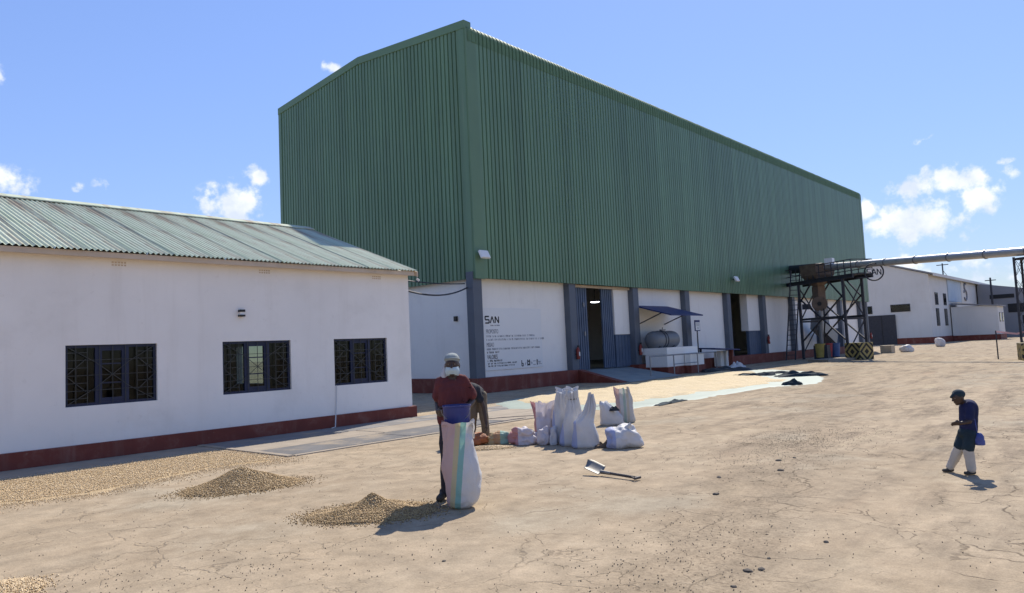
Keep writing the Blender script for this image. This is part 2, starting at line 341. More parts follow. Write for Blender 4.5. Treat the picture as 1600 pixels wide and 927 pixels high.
# ------------------------------------------------------------------ mesh helpers
class MB:
    def __init__(s): s.v = []; s.f = []
    def add(s, vs, fs):
        k = len(s.v); s.v += [tuple(p) for p in vs]; s.f += [tuple(i+k for i in f) for f in fs]; return s
    def box(s, x0, x1, y0, y1, z0, z1):
        return s.add([(x0,y0,z0),(x1,y0,z0),(x1,y1,z0),(x0,y1,z0),(x0,y0,z1),(x1,y0,z1),(x1,y1,z1),(x0,y1,z1)],
                     [(0,3,2,1),(4,5,6,7),(0,1,5,4),(1,2,6,5),(2,3,7,6),(3,0,4,7)])
    def hexa(s, p): return s.add(p, [(0,3,2,1),(4,5,6,7),(0,1,5,4),(1,2,6,5),(2,3,7,6),(3,0,4,7)])
    def bar(s, a, b, w, h=None, upv=(0,0,1)):
        a = Vector(a); b = Vector(b); h = h or w; d = (b-a).normalized(); u = Vector(upv)
        if abs(d.dot(u)) > .98: u = Vector((1,0,0))
        x = d.cross(u).normalized(); y = x.cross(d)
        P = [a-x*w/2-y*h/2, a+x*w/2-y*h/2, a+x*w/2+y*h/2, a-x*w/2+y*h/2]
        return s.hexa(P + [p+(b-a) for p in P])
    def tube(s, pts, r, n=8, caps=True):
        pts = [Vector(p) for p in pts]; rr = r if isinstance(r, (list, tuple)) else [r]*len(pts); k = len(s.v); prev = None
        for i, p in enumerate(pts):
            d = (pts[min(i+1, len(pts)-1)] - pts[max(i-1, 0)]).normalized()
            if prev is None:
                u = Vector((0,0,1)) if abs(d.z) < .95 else Vector((1,0,0)); x = d.cross(u).normalized()
            else: x = (prev - d*prev.dot(d)).normalized()
            y = d.cross(x); prev = x
            for j in range(n):
                a = 2*math.pi*j/n; s.v.append(tuple(p + (x*math.cos(a)+y*math.sin(a))*rr[i]))
        for i in range(len(pts)-1):
            for j in range(n): s.f.append((k+i*n+j, k+i*n+(j+1)%n, k+(i+1)*n+(j+1)%n, k+(i+1)*n+j))
        if caps: s.f.append(tuple(k+j for j in range(n))[::-1]); s.f.append(tuple(k+(len(pts)-1)*n+j for j in range(n)))
        return s
    def lathe(s, prof, c=(0,0,0), n=24, axis='z'):
        k = len(s.v)
        for r, z in prof:
            for j in range(n):
                a = 2*math.pi*j/n; p = (r*math.cos(a), r*math.sin(a), z)
                if axis == 'x': p = (p[2], p[0], p[1])
                if axis == 'y': p = (p[0], p[2], p[1])
                s.v.append((p[0]+c[0], p[1]+c[1], p[2]+c[2]))
        for i in range(len(prof)-1):
            for j in range(n): s.f.append((k+i*n+j, k+i*n+(j+1)%n, k+(i+1)*n+(j+1)%n, k+(i+1)*n+j))
        return s
    def grid(s, rows):
        k = len(s.v); nc = len(rows[0])
        for r in rows: s.v += [tuple(p) for p in r]
        for i in range(len(rows)-1):
            for j in range(nc-1): s.f.append((k+i*nc+j, k+i*nc+j+1, k+(i+1)*nc+j+1, k+(i+1)*nc+j))
        return s
    def mesh(s, name, mt, smooth=None):
        me = bpy.data.meshes.new(name); me.from_pydata(s.v, [], s.f); me.update()
        bm = bmesh.new(); bm.from_mesh(me); bmesh.ops.recalc_face_normals(bm, faces=bm.faces); bm.to_mesh(me); bm.free()
        if mt: me.materials.append(MATS[mt])
        if smooth is not None:
            me.polygons.foreach_set('use_smooth', [True]*len(me.polygons)); me.set_sharp_from_angle(angle=R(smooth))
        return me
    def build(s, name, mt, parent=None, smooth=None):
        return link(name, s.mesh(name, mt, smooth), parent)
def link(name, me, parent=None):
    o = bpy.data.objects.new(name, me); COL.objects.link(o)
    if parent is not None:
        o.parent = parent
        if parent.get('_w'): o.matrix_parent_inverse = Matrix.LocRotScale(parent.location, parent.rotation_euler, None).inverted()
    return o
def tag(o, label, cat, group=None, kind=None):
    o['label'] = label; o['category'] = cat
    if group: o['group'] = group
    if kind: o['kind'] = kind
    return o
WORLD_EMPTIES = []
def thing(name, label, cat, loc=(0,0,0), rz=0.0, group=None, world=True):
    """an Empty at the thing's base. world=True: its parts are given in world coordinates"""
    o = bpy.data.objects.new(name, None); COL.objects.link(o); o.location = loc; o.rotation_euler = (0, 0, rz)
    o.empty_display_size = .2
    tag(o, label, cat, group)
    if world: o['_w'] = 1; WORLD_EMPTIES.append(o)
    return o
def structure(o): o['kind'] = 'structure'; return o
def nz3(x, y, z, s=1.0): return mnoise.noise(Vector((x*s, y*s, z*s)))
def fbm(x, y, z, s=1.0, o=4): return mnoise.fractal(Vector((x*s, y*s, z*s)), 1.0, 2.0, o)
def bevel(o, w=.01, seg=2):
    md = o.modifiers.new('bevel', 'BEVEL'); md.width = w; md.segments = seg; md.limit_method = 'ANGLE'; return o

def wall_plane(origin, ux, length, z0, z1, thick, holes):
    """wall standing on the line origin + s*ux, outer face on the line, thickness to the left normal; holes = (s0, s1, za, zb)"""
    ox, oy = origin; ux = Vector((*ux, 0)).normalized(); nn = Vector((-ux.y, ux.x, 0))*thick
    P = lambda s, z, b: Vector((ox, oy, z)) + ux*s + (nn if b else Vector())
    ss = sorted({0, length, *[h[0] for h in holes], *[h[1] for h in holes]}); zz = sorted({z0, z1, *[h[2] for h in holes], *[h[3] for h in holes]})
    mb = MB(); inh = lambda s, z: any(h[0] < s < h[1] and h[2] < z < h[3] for h in holes)
    for a, b_ in zip(ss, ss[1:]):
        for c_, d_ in zip(zz, zz[1:]):
            if inh((a+b_)/2, (c_+d_)/2): continue
            for bk in (0, 1): mb.add([P(a,c_,bk), P(b_,c_,bk), P(b_,d_,bk), P(a,d_,bk)], [(0,1,2,3) if not bk else (3,2,1,0)])
    for s0, s1, a, b_ in [(0, length, z0, z1)] + list(holes):
        for q0, q1 in (((s0,a),(s1,a)), ((s1,a),(s1,b_)), ((s1,b_),(s0,b_)), ((s0,b_),(s0,a))):
            mb.add([P(*q0,0), P(*q1,0), P(*q1,1), P(*q0,1)], [(0,1,2,3)])
    me_v = mb
    return me_v
def weld(o):
    bm = bmesh.new(); bm.from_mesh(o.data); bmesh.ops.remove_doubles(bm, verts=bm.verts, dist=1e-4)
    bmesh.ops.recalc_face_normals(bm, faces=bm.faces); bm.to_mesh(o.data); bm.free(); return o
def text_mesh(name, txt, size, mt, parent, mtx, depth=.004, sx=1.0, bold=0.0):
    cu = bpy.data.curves.new(name, 'FONT'); cu.body = txt; cu.size = size; cu.extrude = depth; cu.offset = bold
    to = bpy.data.objects.new(name, cu); COL.objects.link(to)
    bpy.context.view_layer.update()
    me = bpy.data.meshes.new_from_object(to.evaluated_get(bpy.context.evaluated_depsgraph_get()))
    bpy.data.objects.remove(to); bpy.data.curves.remove(cu)
    me.transform(mtx @ Matrix.Diagonal((sx, 1, 1, 1))); me.materials.clear(); me.materials.append(MATS[mt]); me.name = name
    return link(name, me, parent)

# ================================================================== GROUND
S = 900
structure(MB().add([(-S,-S,0),(S,-S,0),(S,S,0),(-S,S,0)], [(0,1,2,3)]).build('ground', 'yard_ground'))

# ================================================================== MAIN WAREHOUSE
X0, Y0, LEN, DEP, HE, HR, HC = 19.88, 19.48, 51.0, 13.83, 14.72, 15.34, 4.46
X1, Y1 = X0+LEN, Y0+DEP; YM = Y0 + DEP/2
wh = thing('warehouse', 'tall green metal clad warehouse on white base with blue grey piers', 'warehouse', (X0, Y0, 0))
PZ = .58
PIERS = [19.76, 25.88, 31.2, 36.6, 41.9, 47.3, 52.6, 58.0, 63.3, 68.7]
def pier(x, w=.5):
    bevel(MB().box(x, x+w, Y0+.045, Y0+.42, PZ-.02, HC+.25).build('pier', 'pier_paint', wh), .012)
for x in PIERS: pier(x)
bevel(MB().box(X1-.35, X1+.0, Y0+.045, Y0+.42, PZ-.02, HC+.25).build('pier', 'pier_paint', wh), .012)
WY = Y0+.36
def wallbit(a, b, z0=PZ, z1=HC+.2): MB().box(a, b, WY, WY+.2, z0, z1).build('wall', 'white_wall', wh)
DOORS = {1, 4, 7}
for i in range(len(PIERS)-1):
    if i not in DOORS: wallbit(PIERS[i]+.45, PIERS[i+1]+.05)
wallbit(PIERS[-1]+.45, X1-.3)
# gable wall, back wall and far end
MB().box(X0+.2, X0+.4, Y0+.43, Y1-.1, PZ, HC+.2).build('wall', 'white_wall', wh)
for y in (Y0+4.6, Y0+9.2): bevel(MB().box(X0+.04, X0+.36, y, y+.45, PZ, HC+.2).build('pier', 'pier_paint', wh), .012)
MB().box(X0+.2, X1-.2, Y1-.3, Y1-.1, 0, HE-.3).build('wall', 'white_wall', wh)
MB().box(X1-.3, X1-.1, Y0+.57, Y1-.31, 0, HE-.3).build('wall', 'white_wall', wh)
# added unseen boxes behind the sheets stop light leaking into the hall
MB().box(X0+.45, X1-.32, Y0+.08, Y0+.14, HC+.01, HE-.35).build('light_stop', 'interior', wh)
MB().box(X0+.08, X0+.14, Y0+.08, Y1-.31, HC+.02, HE-.35).build('light_stop', 'interior', wh)
MB().box(X0+.45, X1-.32, Y0+.6, Y1-.32, .42, .50).build('hall_floor', 'ramp_concrete', wh)
# plinth ledge in front of the walls, with gaps at the doors
def plinth(a, b, y=Y0-.12): bevel(MB().box(a, b, y, Y0+.6, 0, PZ).build('plinth', 'red_plinth', wh), .015)
plinth(X0-.14, 26.42); plinth(31.1, 42.3); plinth(42.305, X1+.1, Y0-.1)
bevel(MB().box(X0-.14, X0+.45, Y0+.605, Y1, 0, PZ).build('plinth', 'red_plinth', wh), .015)

# ribbed sheets of the long side (3 ribs each, shared mesh)
PITCH_R = .229
prof = [(0,-.048),(.158,-.048),(.172,0),(.214,0),(.229,-.048)]
def sheet_profile(n): 
    out = []
    for k in range(n):
        for (x, y) in prof[:-1]: out.append((k*PITCH_R+x, y))
    out.append((n*PITCH_R, -.048)); return out
SP = sheet_profile(3); SWD = 3*PITCH_R
ZT = 14.0
me = MB().grid([[(x, y, HC) for x, y in SP], [(x, y, ZT) for x, y in SP]]).mesh('cladding_sheet', 'green_sheet')
path = [(0, 13.93), (0, 14.30)]
for k in range(1, 8):
    a = k/7*R(85); path.append((.36*(1-math.cos(a)), 14.30+.36*math.sin(a)))
path += [(1.2, 14.30+.36+.06)]
rows = []
for i, (py, pz) in enumerate(path):
    q0 = path[max(i-1,0)]; q1 = path[min(i+1,len(path)-1)]; dy, dz = q1[0]-q0[0], q1[1]-q0[1]; l = math.hypot(dy, dz)
    ny, nz_ = -dz/l, dy/l
    rows.append([(x, py + (-y)*ny - .014, pz + (-y)*nz_) for x, y in SP])
me2 = MB().grid(rows).mesh('eave_sheet', 'eave_green')
me3 = MB().grid([r_[:9] for r_ in rows]).mesh('eave_sheet', 'eave_green')
o = link('eave_sheet', me3, wh); o.matrix_basis = Matrix.Translation((X0+.50-2*PITCH_R, Y0-.022, 0))
xx = X0+.50; k = 0
while xx < X1-.05:
    for mm, nm in ((me, 'cladding_sheet'), (me2, 'eave_sheet')):
        o = link(nm, mm, wh); o.matrix_basis = Matrix.Translation((xx, Y0 + (0 if k % 2 else -.006), (0.0 if k % 3 else -.006)))
    xx += SWD; k += 1
# gable sheets
def ztop(y): return HE + (HR-HE)*(1-abs(y-YM)/(DEP/2)) - .16
yy = Y0+.32; k = 0
while yy < Y1-.02:
    pts = [(min(yy+x, Y1-.01), y) for x, y in SP if yy+x < Y1+PITCH_R]
    MB().grid([[(X0+y-(0 if k % 2 else .006), a, HC-.02) for a, y in pts], [(X0+y-(0 if k % 2 else .006), a, ztop(a)) for a, y in pts]]).build('cladding_sheet', 'green_sheet', wh)
    yy += SWD; k += 1
# flashings
MB().box(X0-.05, X0+.50, Y0-.064, Y0+.02, HC-.03, 14.42).build('corner_flashing', 'green_trim', wh)
MB().box(X0-.066, X0+.0, Y0+.021, Y0+.36, HC-.03, HE-.1).build('corner_flashing', 'green_sheet', wh)
MB().box(X0-.068, X0+.02, Y1-.22, Y1+.03, HC-.03, HE-.1).build('corner_flashing', 'green_sheet', wh)
MB().box(X1-.12, X1+.04, Y0-.066, Y0+.03, HC-.03, 14.42).build('corner_flashing', 'green_sheet', wh)
for a, b_ in ((Y0-.02, YM), (YM+.001, Y1+.04)):
    za, zb = ztop(a)+.16, ztop(b_)+.16
    MB().hexa([(X0-.085,a,za-.30),(X0+.3,a,za-.30),(X0+.3,b_,zb-.30),(X0-.085,b_,zb-.30),(X0-.085,a,za+.03),(X0+.3,a,za+.03),(X0+.3,b_,zb+.03),(X0-.085,b_,zb+.03)]).build('barge_flashing', 'green_trim', wh)
for a, b_ in ((Y0+.3, YM), (YM, Y1)):
    za, zb = ztop(a)+.13, ztop(b_)+.13
    MB().hexa([(X0+.31,a,za-.06),(X1,a,za-.06),(X1,b_,zb-.06),(X0+.31,b_,zb-.06),(X0+.31,a,za),(X1,a,za),(X1,b_,zb),(X0+.31,b_,zb)]).build('roof', 'green_sheet', wh)

# doors
DP = [(0,0),(.07,0),(.09,-.03),(.15,-.03),(.17,0)]
def door_leaf(a, b, y, z0, z1, name='sliding_door'):
    d = MB().box(a, b, y+.02, y+.06, z0, z1).build(name, 'door_paint', wh)
    n = max(1, round((b-a)/.17)); p = (b-a)/n
    for k in range(n):
        MB().box(a+k*p+.012, a+(k+1)*p-.045, y-.015, y+.019, z0+.03, z1-.02).build('door_plank', 'door_paint', d)
    return d
d1 = door_leaf(26.42, 27.62, WY-.02, .52, HC-.02)
for zz_, in ((3.55,), (2.2,)):
    MB().box(27.22, 27.30, WY-.10, WY-.036, zz_-.1, zz_+.1).build('door_handle', 'galvanised', d1)
door_leaf(28.9, 29.85, WY+.05, .52, HC-.02)
def door_block(a, b, zb=2.12, reveal=.3):
    bevel(MB().box(a, b, WY, WY+.5, zb, HC+.2).build('wall', 'white_wall', wh), .01)
    MB().box(a, b, WY+.04, WY+.2, .5, zb-.002).build('door_panel', 'door_paint', wh)
    n = round((b-a)/.3)
    for k in range(n): MB().box(a+(b-a)*k/n+.015, a+(b-a)*(k+1)/n-.015, WY+.012, WY+.039, .55, zb-.05).build('door_plank', 'door_paint', wh)
door_block(29.9, 31.25)
MB().box(26.40, 31.2, WY-.12, WY-.03, HC-.12, HC-.0).build('door_rail', 'fascia_beige', wh)
door_block(45.5, 47.35)
MB().box(42.42, 42.75, WY+.02, WY+.08, .5, HC).build('door_frame', 'door_paint', wh)
door_block(61.2, 63.35); MB().box(58.5, 59.2, WY+.02, WY+.08, .5, HC).build('door_frame', 'door_paint', wh)

# entrance ramp with red cheek
ramp = MB().hexa([(26.45,16.9,-.02),(31.6,17.3,-.02),(31.08,Y0+.59,0),(26.45,Y0+.59,0),(26.45,16.9,.012),(31.6,17.3,.012),(31.08,Y0+.59,.505),(26.45,Y0+.59,.505)]).build('entrance_ramp', 'ramp_concrete')
structure(ramp)
ck = MB().hexa([(26.05,17.1,-.02),(26.43,17.1,-.02),(26.43,Y0-.13,0),(26.05,Y0-.13,0),(26.05,17.1,.03),(26.43,17.1,.03),(26.43,Y0-.13,PZ-.01),(26.05,Y0-.13,PZ-.01)]).build('ramp_cheek', 'red_plinth', ramp)

# lit lamp hanging inside the hall
lp = thing('hall_lamp', 'lit white lamp hanging in the dark hall behind the sliding door', 'lamp', (33.8, 23.7, 4.1))
MB().lathe([(.02,4.22),(.26,4.18),(.28,4.1)], (33.8,23.7,0)).build('lamp_shade', 'lamp_white', lp, 40)
MB().lathe([(.001,4.05),(.2,4.07),(.26,4.10),(.001,4.12)], (33.8,23.7,0)).build('lamp_bulb', 'lamp_glow', lp, 40)
MB().tube([(33.8,23.7,4.2),(33.8,23.7,14.9)], .012, 6).build('lamp_cord', 'cable_black', lp)

# wall board with the company's text
bx0, bx1, bz0, bz1 = 20.34, 24.15, .83, 3.32; by = WY-.03
bd = thing('wall_board', 'large white printed board with black lettering fixed beside the big doorway', 'sign', (22.2, WY, bz0))
bevel(MB().box(bx0, bx1, by, WY-.002, bz0, bz1).build('panel', 'board_white', bd), .006)
def txt(s, x, z, size, mt='print_black', sx=1.0, bold=0.0):
    M_ = Matrix.Translation((x, by-.004, z)) @ Matrix.Rotation(R(90), 4, 'X')
    text_mesh('lettering', s, size, mt, bd, M_, .002, sx, bold)
def strokes(lines, w, mt, name='logo'):
    mb = MB()
    for ln in lines:
        for a, b_ in zip(ln, ln[1:]): mb.bar((a[0], by-.004, a[1]), (b_[0], by-.004, b_[1]), w, .006, (0,1,0))
    mb.build(name, mt, bd)
lx_, lz_ = 20.66, 2.72
hS = .26
strokes([[(lx_+.22,lz_+hS),(lx_,lz_+hS),(lx_,lz_+hS*.5),(lx_+.22,lz_+hS*.5),(lx_+.22,lz_),(lx_,lz_)],
         [(lx_+.29,lz_),(lx_+.40,lz_+hS),(lx_+.51,lz_)], [(lx_+.58,lz_),(lx_+.58,lz_+hS),(lx_+.78,lz_),(lx_+.78,lz_+hS)]], .055, 'print_black')
def rows_of_words(x, z, words, h=.075, mt='print_grey'):
    mb = MB(); r = random.Random(int(x*100+z*1000))
    for w in words:
        for _ in range(w):
            k = r.random(); mb.box(x, x+.018, by-.005, by-.001, z, z+h)
            if k > .35: mb.box(x+.019, x+.046, by-.005, by-.001, z+h*(.0 if k > .7 else .8), z+h*(.2 if k > .7 else 1.0))
            if k > .55: mb.box(x+.034, x+.049, by-.005, by-.001, z+h*.22, z+h*.78)
            x += .062
        x += .055
    mb.build('lettering', mt, bd)
rows_of_words(20.95, 2.60, [3, 5], .05)
txt("PROPOSITO", 20.68, 2.30, .24, sx=.55, mt='print_grey')
rows_of_words(20.69, 2.15, [5,1,2,1,5,5,2,7,4,1,6]); rows_of_words(20.69, 2.01, [1,1,3,2,8,1,2,2,11,2,6,2,1,5])
txt("MISSAO", 20.68, 1.77, .24, sx=.52, mt='print_grey')
rows_of_words(20.69, 1.64, [4,6,3,7,11,7,4,5]); rows_of_words(20.69, 1.51, [1,5,4], mt='print_black')
txt("VALORES", 20.69, 1.28, .25, sx=.58)
rows_of_words(20.71, 1.17, [1,3,8], mt='print_black'); rows_of_words(20.72, 1.07, [2,2,2,9,4,5], .06, 'print_black'); rows_of_words(20.73, .97, [2,2,2,3,6,6], .06, 'print_black')
# partner logos along the bottom
gx = 22.75
strokes([[(gx,1.16),(gx,.92),(gx+.09,.92),(gx+.09,1.03),(gx,1.03)]], .04, 'print_black')
strokes([[(gx+.38,1.10),(gx+.50,1.10)],[(gx+.38,.96),(gx+.50,.96)],[(gx+.38,1.17),(gx+.38,.92)],[(gx+.50,1.17),(gx+.50,.92)]], .05, 'print_black')
strokes([[(gx+.60,1.10),(gx+.60,1.0)],[(gx+.66,1.06),(gx+.66,.98)],[(gx+.74,1.1),(gx+.9,1.1)],[(gx+.74,.95),(gx+.9,.95)],[(gx+.2,.96),(gx+.27,1.06)]], .022, 'print_grey')
strokes([[(gx+1.0,1.16),(gx+1.0,.93)],[(gx+.97,1.12),(gx+1.04,1.12)]], .05, 'print_black')
txt("PMEZ", gx+1.06, 1.01, .10, sx=.8, mt='print_grey')
rows_of_words(gx+1.04, .95, [5], .03)

# floodlights on the cladding
def floodlight(x, z, label):
    t_ = thing('floodlight', label, 'floodlight', (x, Y0-.05, z), group='floodlights on the cladding')
    M_ = Matrix.Translation((x, Y0-.30, z)) @ Matrix.Rotation(R(-28), 4, 'X')
    hd = MB().box(-.24,.24,-.05,.05,-.17,.17); hd.v = [tuple(M_ @ Vector(p)) for p in hd.v]; bevel(hd.build('housing', 'lamp_white', t_), .015)
    gl = MB().box(-.20,.20,-.056,-.051,-.13,.13); gl.v = [tuple(M_ @ Vector(p)) for p in gl.v]; gl.build('lens', 'board_white', t_)
    MB().box(x-.03, x+.03, Y0-.26, Y0-.03, z-.04, z+.02).build('bracket', 'dark_steel', t_)
floodlight(20.12, 5.35, 'white floodlight on the corner flashing above the lettered board')
floodlight(42.7, 5.34, 'white floodlight on the cladding near the second doorway')

# fire extinguishers on the piers
def extinguisher(x, y, z, label):
    t_ = thing('fire_extinguisher', label, 'extinguisher', (x, y, z), group='red fire extinguishers on the piers')
    MB().lathe([(.001,z),(.075,z),(.085,z+.03),(.085,z+.42),(.06,z+.49),(.025,z+.52),(.025,z+.56),(.001,z+.56)], (x,y-.1,0), 16).build('cylinder', 'red_paint', t_, 40)
    MB().box(x-.012,x+.10,y-.125,y-.075,z+.55,z+.62).build('lever', 'black_rubber', t_)
    MB().tube([(x+.03,y-.1,z+.56),(x+.12,y-.12,z+.50),(x+.12,y-.13,z+.3),(x+.09,y-.14,z+.15)], .014, 6).build('hose', 'black_rubber', t_, 60)
    MB().box(x-.04,x+.04,y-.189,y-.184,z+.15,z+.33).build('paper_label', 'board_white', t_)
    MB().box(x-.09,x+.09,y-.02,y,z+.2,z+.26).build('bracket', 'dark_steel', t_)
extinguisher(26.18, Y0+.04, 1.05, 'red fire extinguisher on the pier right of the lettered board')
extinguisher(31.45, Y0+.04, 1.05, 'red fire extinguisher on the pier left of the grey tank')
extinguisher(47.6, Y0+.04, 1.2, 'red fire extinguisher on the pier right of the second doorway')
extinguisher(X1-.1, Y0+.0, 1.1, 'red fire extinguisher at the far end of the green warehouse')

# ---------------------------------------------------------- tank, block, awning, rail
bk = thing('tank_bund', 'white masonry tank block with red base standing against the warehouse', 'plinth', (33.2, 18.8, 0))
TX0, TX1, TY0 = 31.75, 34.9, 18.12
bevel(MB().box(TX0-.05, TX1+.05, TY0-.05, Y0-.13, 0, .40).build('base', 'red_plinth', bk), .01)
bevel(MB().box(TX0, TX1, TY0, Y0-.125, .40, 1.02).build('block', 'white_wall', bk), .01)
bevel(MB().box(TX0-.03, TX1+.03, TY0-.03, Y0+.1, 1.02, 1.36).build('rim', 'white_wall', bk), .01)
bevel(MB().box(TX0+1.7, TX1+.02, TY0-.36, TY0-.031, .40, 1.0).build('step', 'white_wall', bk), .01)
bevel(MB().box(TX0+1.66, TX1+.06, TY0-.40, TY0-.051, 0, .40).build('base', 'red_plinth', bk), .01)
tk = thing('fuel_tank', 'grey horizontal cylinder tank lying on the white block', 'tank', (33.2, 18.75, 1.36))
cz, cy, tr = 1.36+.40, 18.98, .46
MB().lathe([(.001,TX0-.1),(.2,TX0-.08),(.36,TX0+.0),(.43,TX0+.12),(tr,TX0+.3),(tr,TX1-1.15),(.43,TX1-.96),(.34,TX1-.84),(.2,TX1-.77),(.001,TX1-.75)], (0,cy,cz), 32, 'x').build('shell', 'tank_grey', tk, 50)
for x in (32.45, 32.7): MB().lathe([(tr+.004,x),(tr+.018,x),(tr+.018,x+.06),(tr+.004,x+.06)], (0,cy,cz), 32, 'x').build('band', 'dark_steel', tk)
MB().lathe([(.001,cz+tr+.08),(.16,cz+tr+.08),(.16,cz+tr-.06)], (32.95,cy,0), 20).build('manhole', 'galvanised', tk, 40)
MB().tube([(32.95,cy,cz+tr+.05),(32.95,cy,cz+tr+.18)], .02, 8).build('breather', 'dark_steel', tk)
for x in (32.0, 33.4): MB().box(x, x+.15, cy-.35, cy+.35, 1.36, 1.47).build('saddle', 'dark_steel', tk)
aw = thing('blue_awning', 'dark blue flat metal awning above the grey tank', 'awning', (33.4, WY, 3.4))
MB().hexa([(31.75,17.75,2.93),(35.1,17.75,2.93),(35.1,WY-.01,3.52),(31.75,WY-.01,3.52),(31.75,17.75,2.99),(35.1,17.75,2.99),(35.1,WY-.01,3.58),(31.75,WY-.01,3.58)]).build('canopy', 'navy_metal', aw)
for x in (32.0, 34.7): MB().bar((x,WY-.01,2.6),(x,18.4,3.12),.05).build('strut', 'dark_steel', aw)
rl = thing('handrail', 'thin grey pipe handrail around the ramp and tank block', 'handrail', (33, 17.7, 0))
MB().tube([(29.3,17.62,1.0),(31.5,17.62,1.0),(33.9,17.6,1.0),(36.2,17.7,1.0)], .03, 8).build('rail', 'galvanised', rl, 60)
MB().tube([(31.5,17.62,.55),(33.9,17.6,.55)], .02, 8).build('rail', 'galvanised', rl, 60)
for x, y in ((29.3,17.62),(31.5,17.62),(33.9,17.6),(36.2,17.7)): MB().tube([(x,y,0),(x,y,1.0)], .03, 8).build('post', 'galvanised', rl, 60)
ns = thing('notice_sign', 'small framed white notice on a dark pole right of the tank', 'sign', (36.95, 19.1, 0))
MB().tube([(36.95,19.1,.0),(36.95,19.1,2.2)], .035, 8).build('pole', 'dark_steel', ns)
MB().box(36.66,37.24,19.06,19.10,2.17,2.78).build('frame', 'navy_metal', ns); MB().box(36.71,37.19,19.045,19.059,2.22,2.66).build('panel', 'board_white', ns)
mb = MB()
for k in range(4): mb.box(36.76,37.14-.05*(k%2),19.04,19.0445,2.60-k*.05,2.62-k*.05)
mb.box(36.91,36.99,19.04,19.0445,2.28,2.38); mb.build('lettering', 'print_grey', ns)
cv = thing('pump_cover', 'low dark blue sloping cover beside the second doorway', 'cover', (38.5, 18.9, 0))
MB().hexa([(37.2,18.2,1.12),(39.9,18.0,.98),(40.1,19.3,1.02),(37.2,19.3,1.16),(37.2,18.2,1.19),(39.9,18.0,1.05),(40.1,19.3,1.09),(37.2,19.3,1.23)]).build('canopy', 'navy_metal', cv)
MB().box(39.45,39.65,18.3,18.5,0,1.02).build('post', 'red_plinth', cv); MB().box(39.0,39.40,18.8,19.2,.1,.98).build('cabinet', 'white_wall', cv); MB().box(39.7,40.0,18.8,19.2,.1,.98).build('cabinet', 'white_wall', cv)
MB().box(37.25,37.35,19.1,19.2,0,1.16).build('post', 'dark_steel', cv)

# ================================================================== OFFICE BUILDING (left)
OX0, OX1, OY0, OY1, OZ = -4.0, 12.34, 14.58, 24.1, 3.78
of = thing('office_building', 'low white office building with faded green corrugated roof and red plinth', 'building', (4, OY0, 0))
WIN = [(4.335, 5.925), (7.25, 8.845), (9.99, 11.575)]
wz0, wz1 = .97, 2.075
weld(wall_plane((OX0, OY0), (1, 0), OX1-OX0, 0, OZ, .22, [(a-OX0, b_-OX0, wz0, wz1) for a, b_ in WIN]).build('wall', 'white_plaster', of))
# right end wall with a gable and a window; left end and back walls
wE = weld(wall_plane((OX1, OY0+.221), (0, 1), OY1-OY0-.221, 0, OZ, .22, [(21.5-OY0-.221, 23.4-OY0-.221, .9, 2.15)]).build('wall', 'white_plaster', of))
MB().add([(OX1-.003,OY0,OZ-.02),(OX1-.003,OY1,OZ-.02),(OX1-.003,19.34,5.55),(OX1-.2,OY0,OZ-.02),(OX1-.2,OY1,OZ-.02),(OX1-.2,19.34,5.55)], [(0,1,2),(3,5,4),(0,3,4,1),(1,4,5,2),(2,5,3,0)]).build('gable', 'white_plaster', of)
MB().box(OX0, OX1-.221, OY1-.22, OY1, 0, OZ).build('wall', 'white_plaster', of)
MB().box(OX0, OX0+.2, OY0+.221, OY1-.221, 0, OZ).build('wall', 'white_plaster', of)
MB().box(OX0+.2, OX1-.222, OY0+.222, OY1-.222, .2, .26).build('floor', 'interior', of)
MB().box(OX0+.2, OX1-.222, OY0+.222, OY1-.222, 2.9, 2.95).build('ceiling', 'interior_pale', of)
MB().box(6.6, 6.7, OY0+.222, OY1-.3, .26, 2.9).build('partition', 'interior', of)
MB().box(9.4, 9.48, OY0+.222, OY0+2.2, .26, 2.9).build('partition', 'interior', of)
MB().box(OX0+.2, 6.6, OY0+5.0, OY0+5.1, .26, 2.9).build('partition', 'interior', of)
pl_ = bevel(MB().box(OX0, OX1+.10, OY0-.07, OY0-.001, 0, .29).build('plinth', 'red_plinth', of), .012)
bevel(MB().box(OX1+.001, OX1+.10, OY0, OY1, 0, .29).build('plinth', 'red_plinth', of), .012)
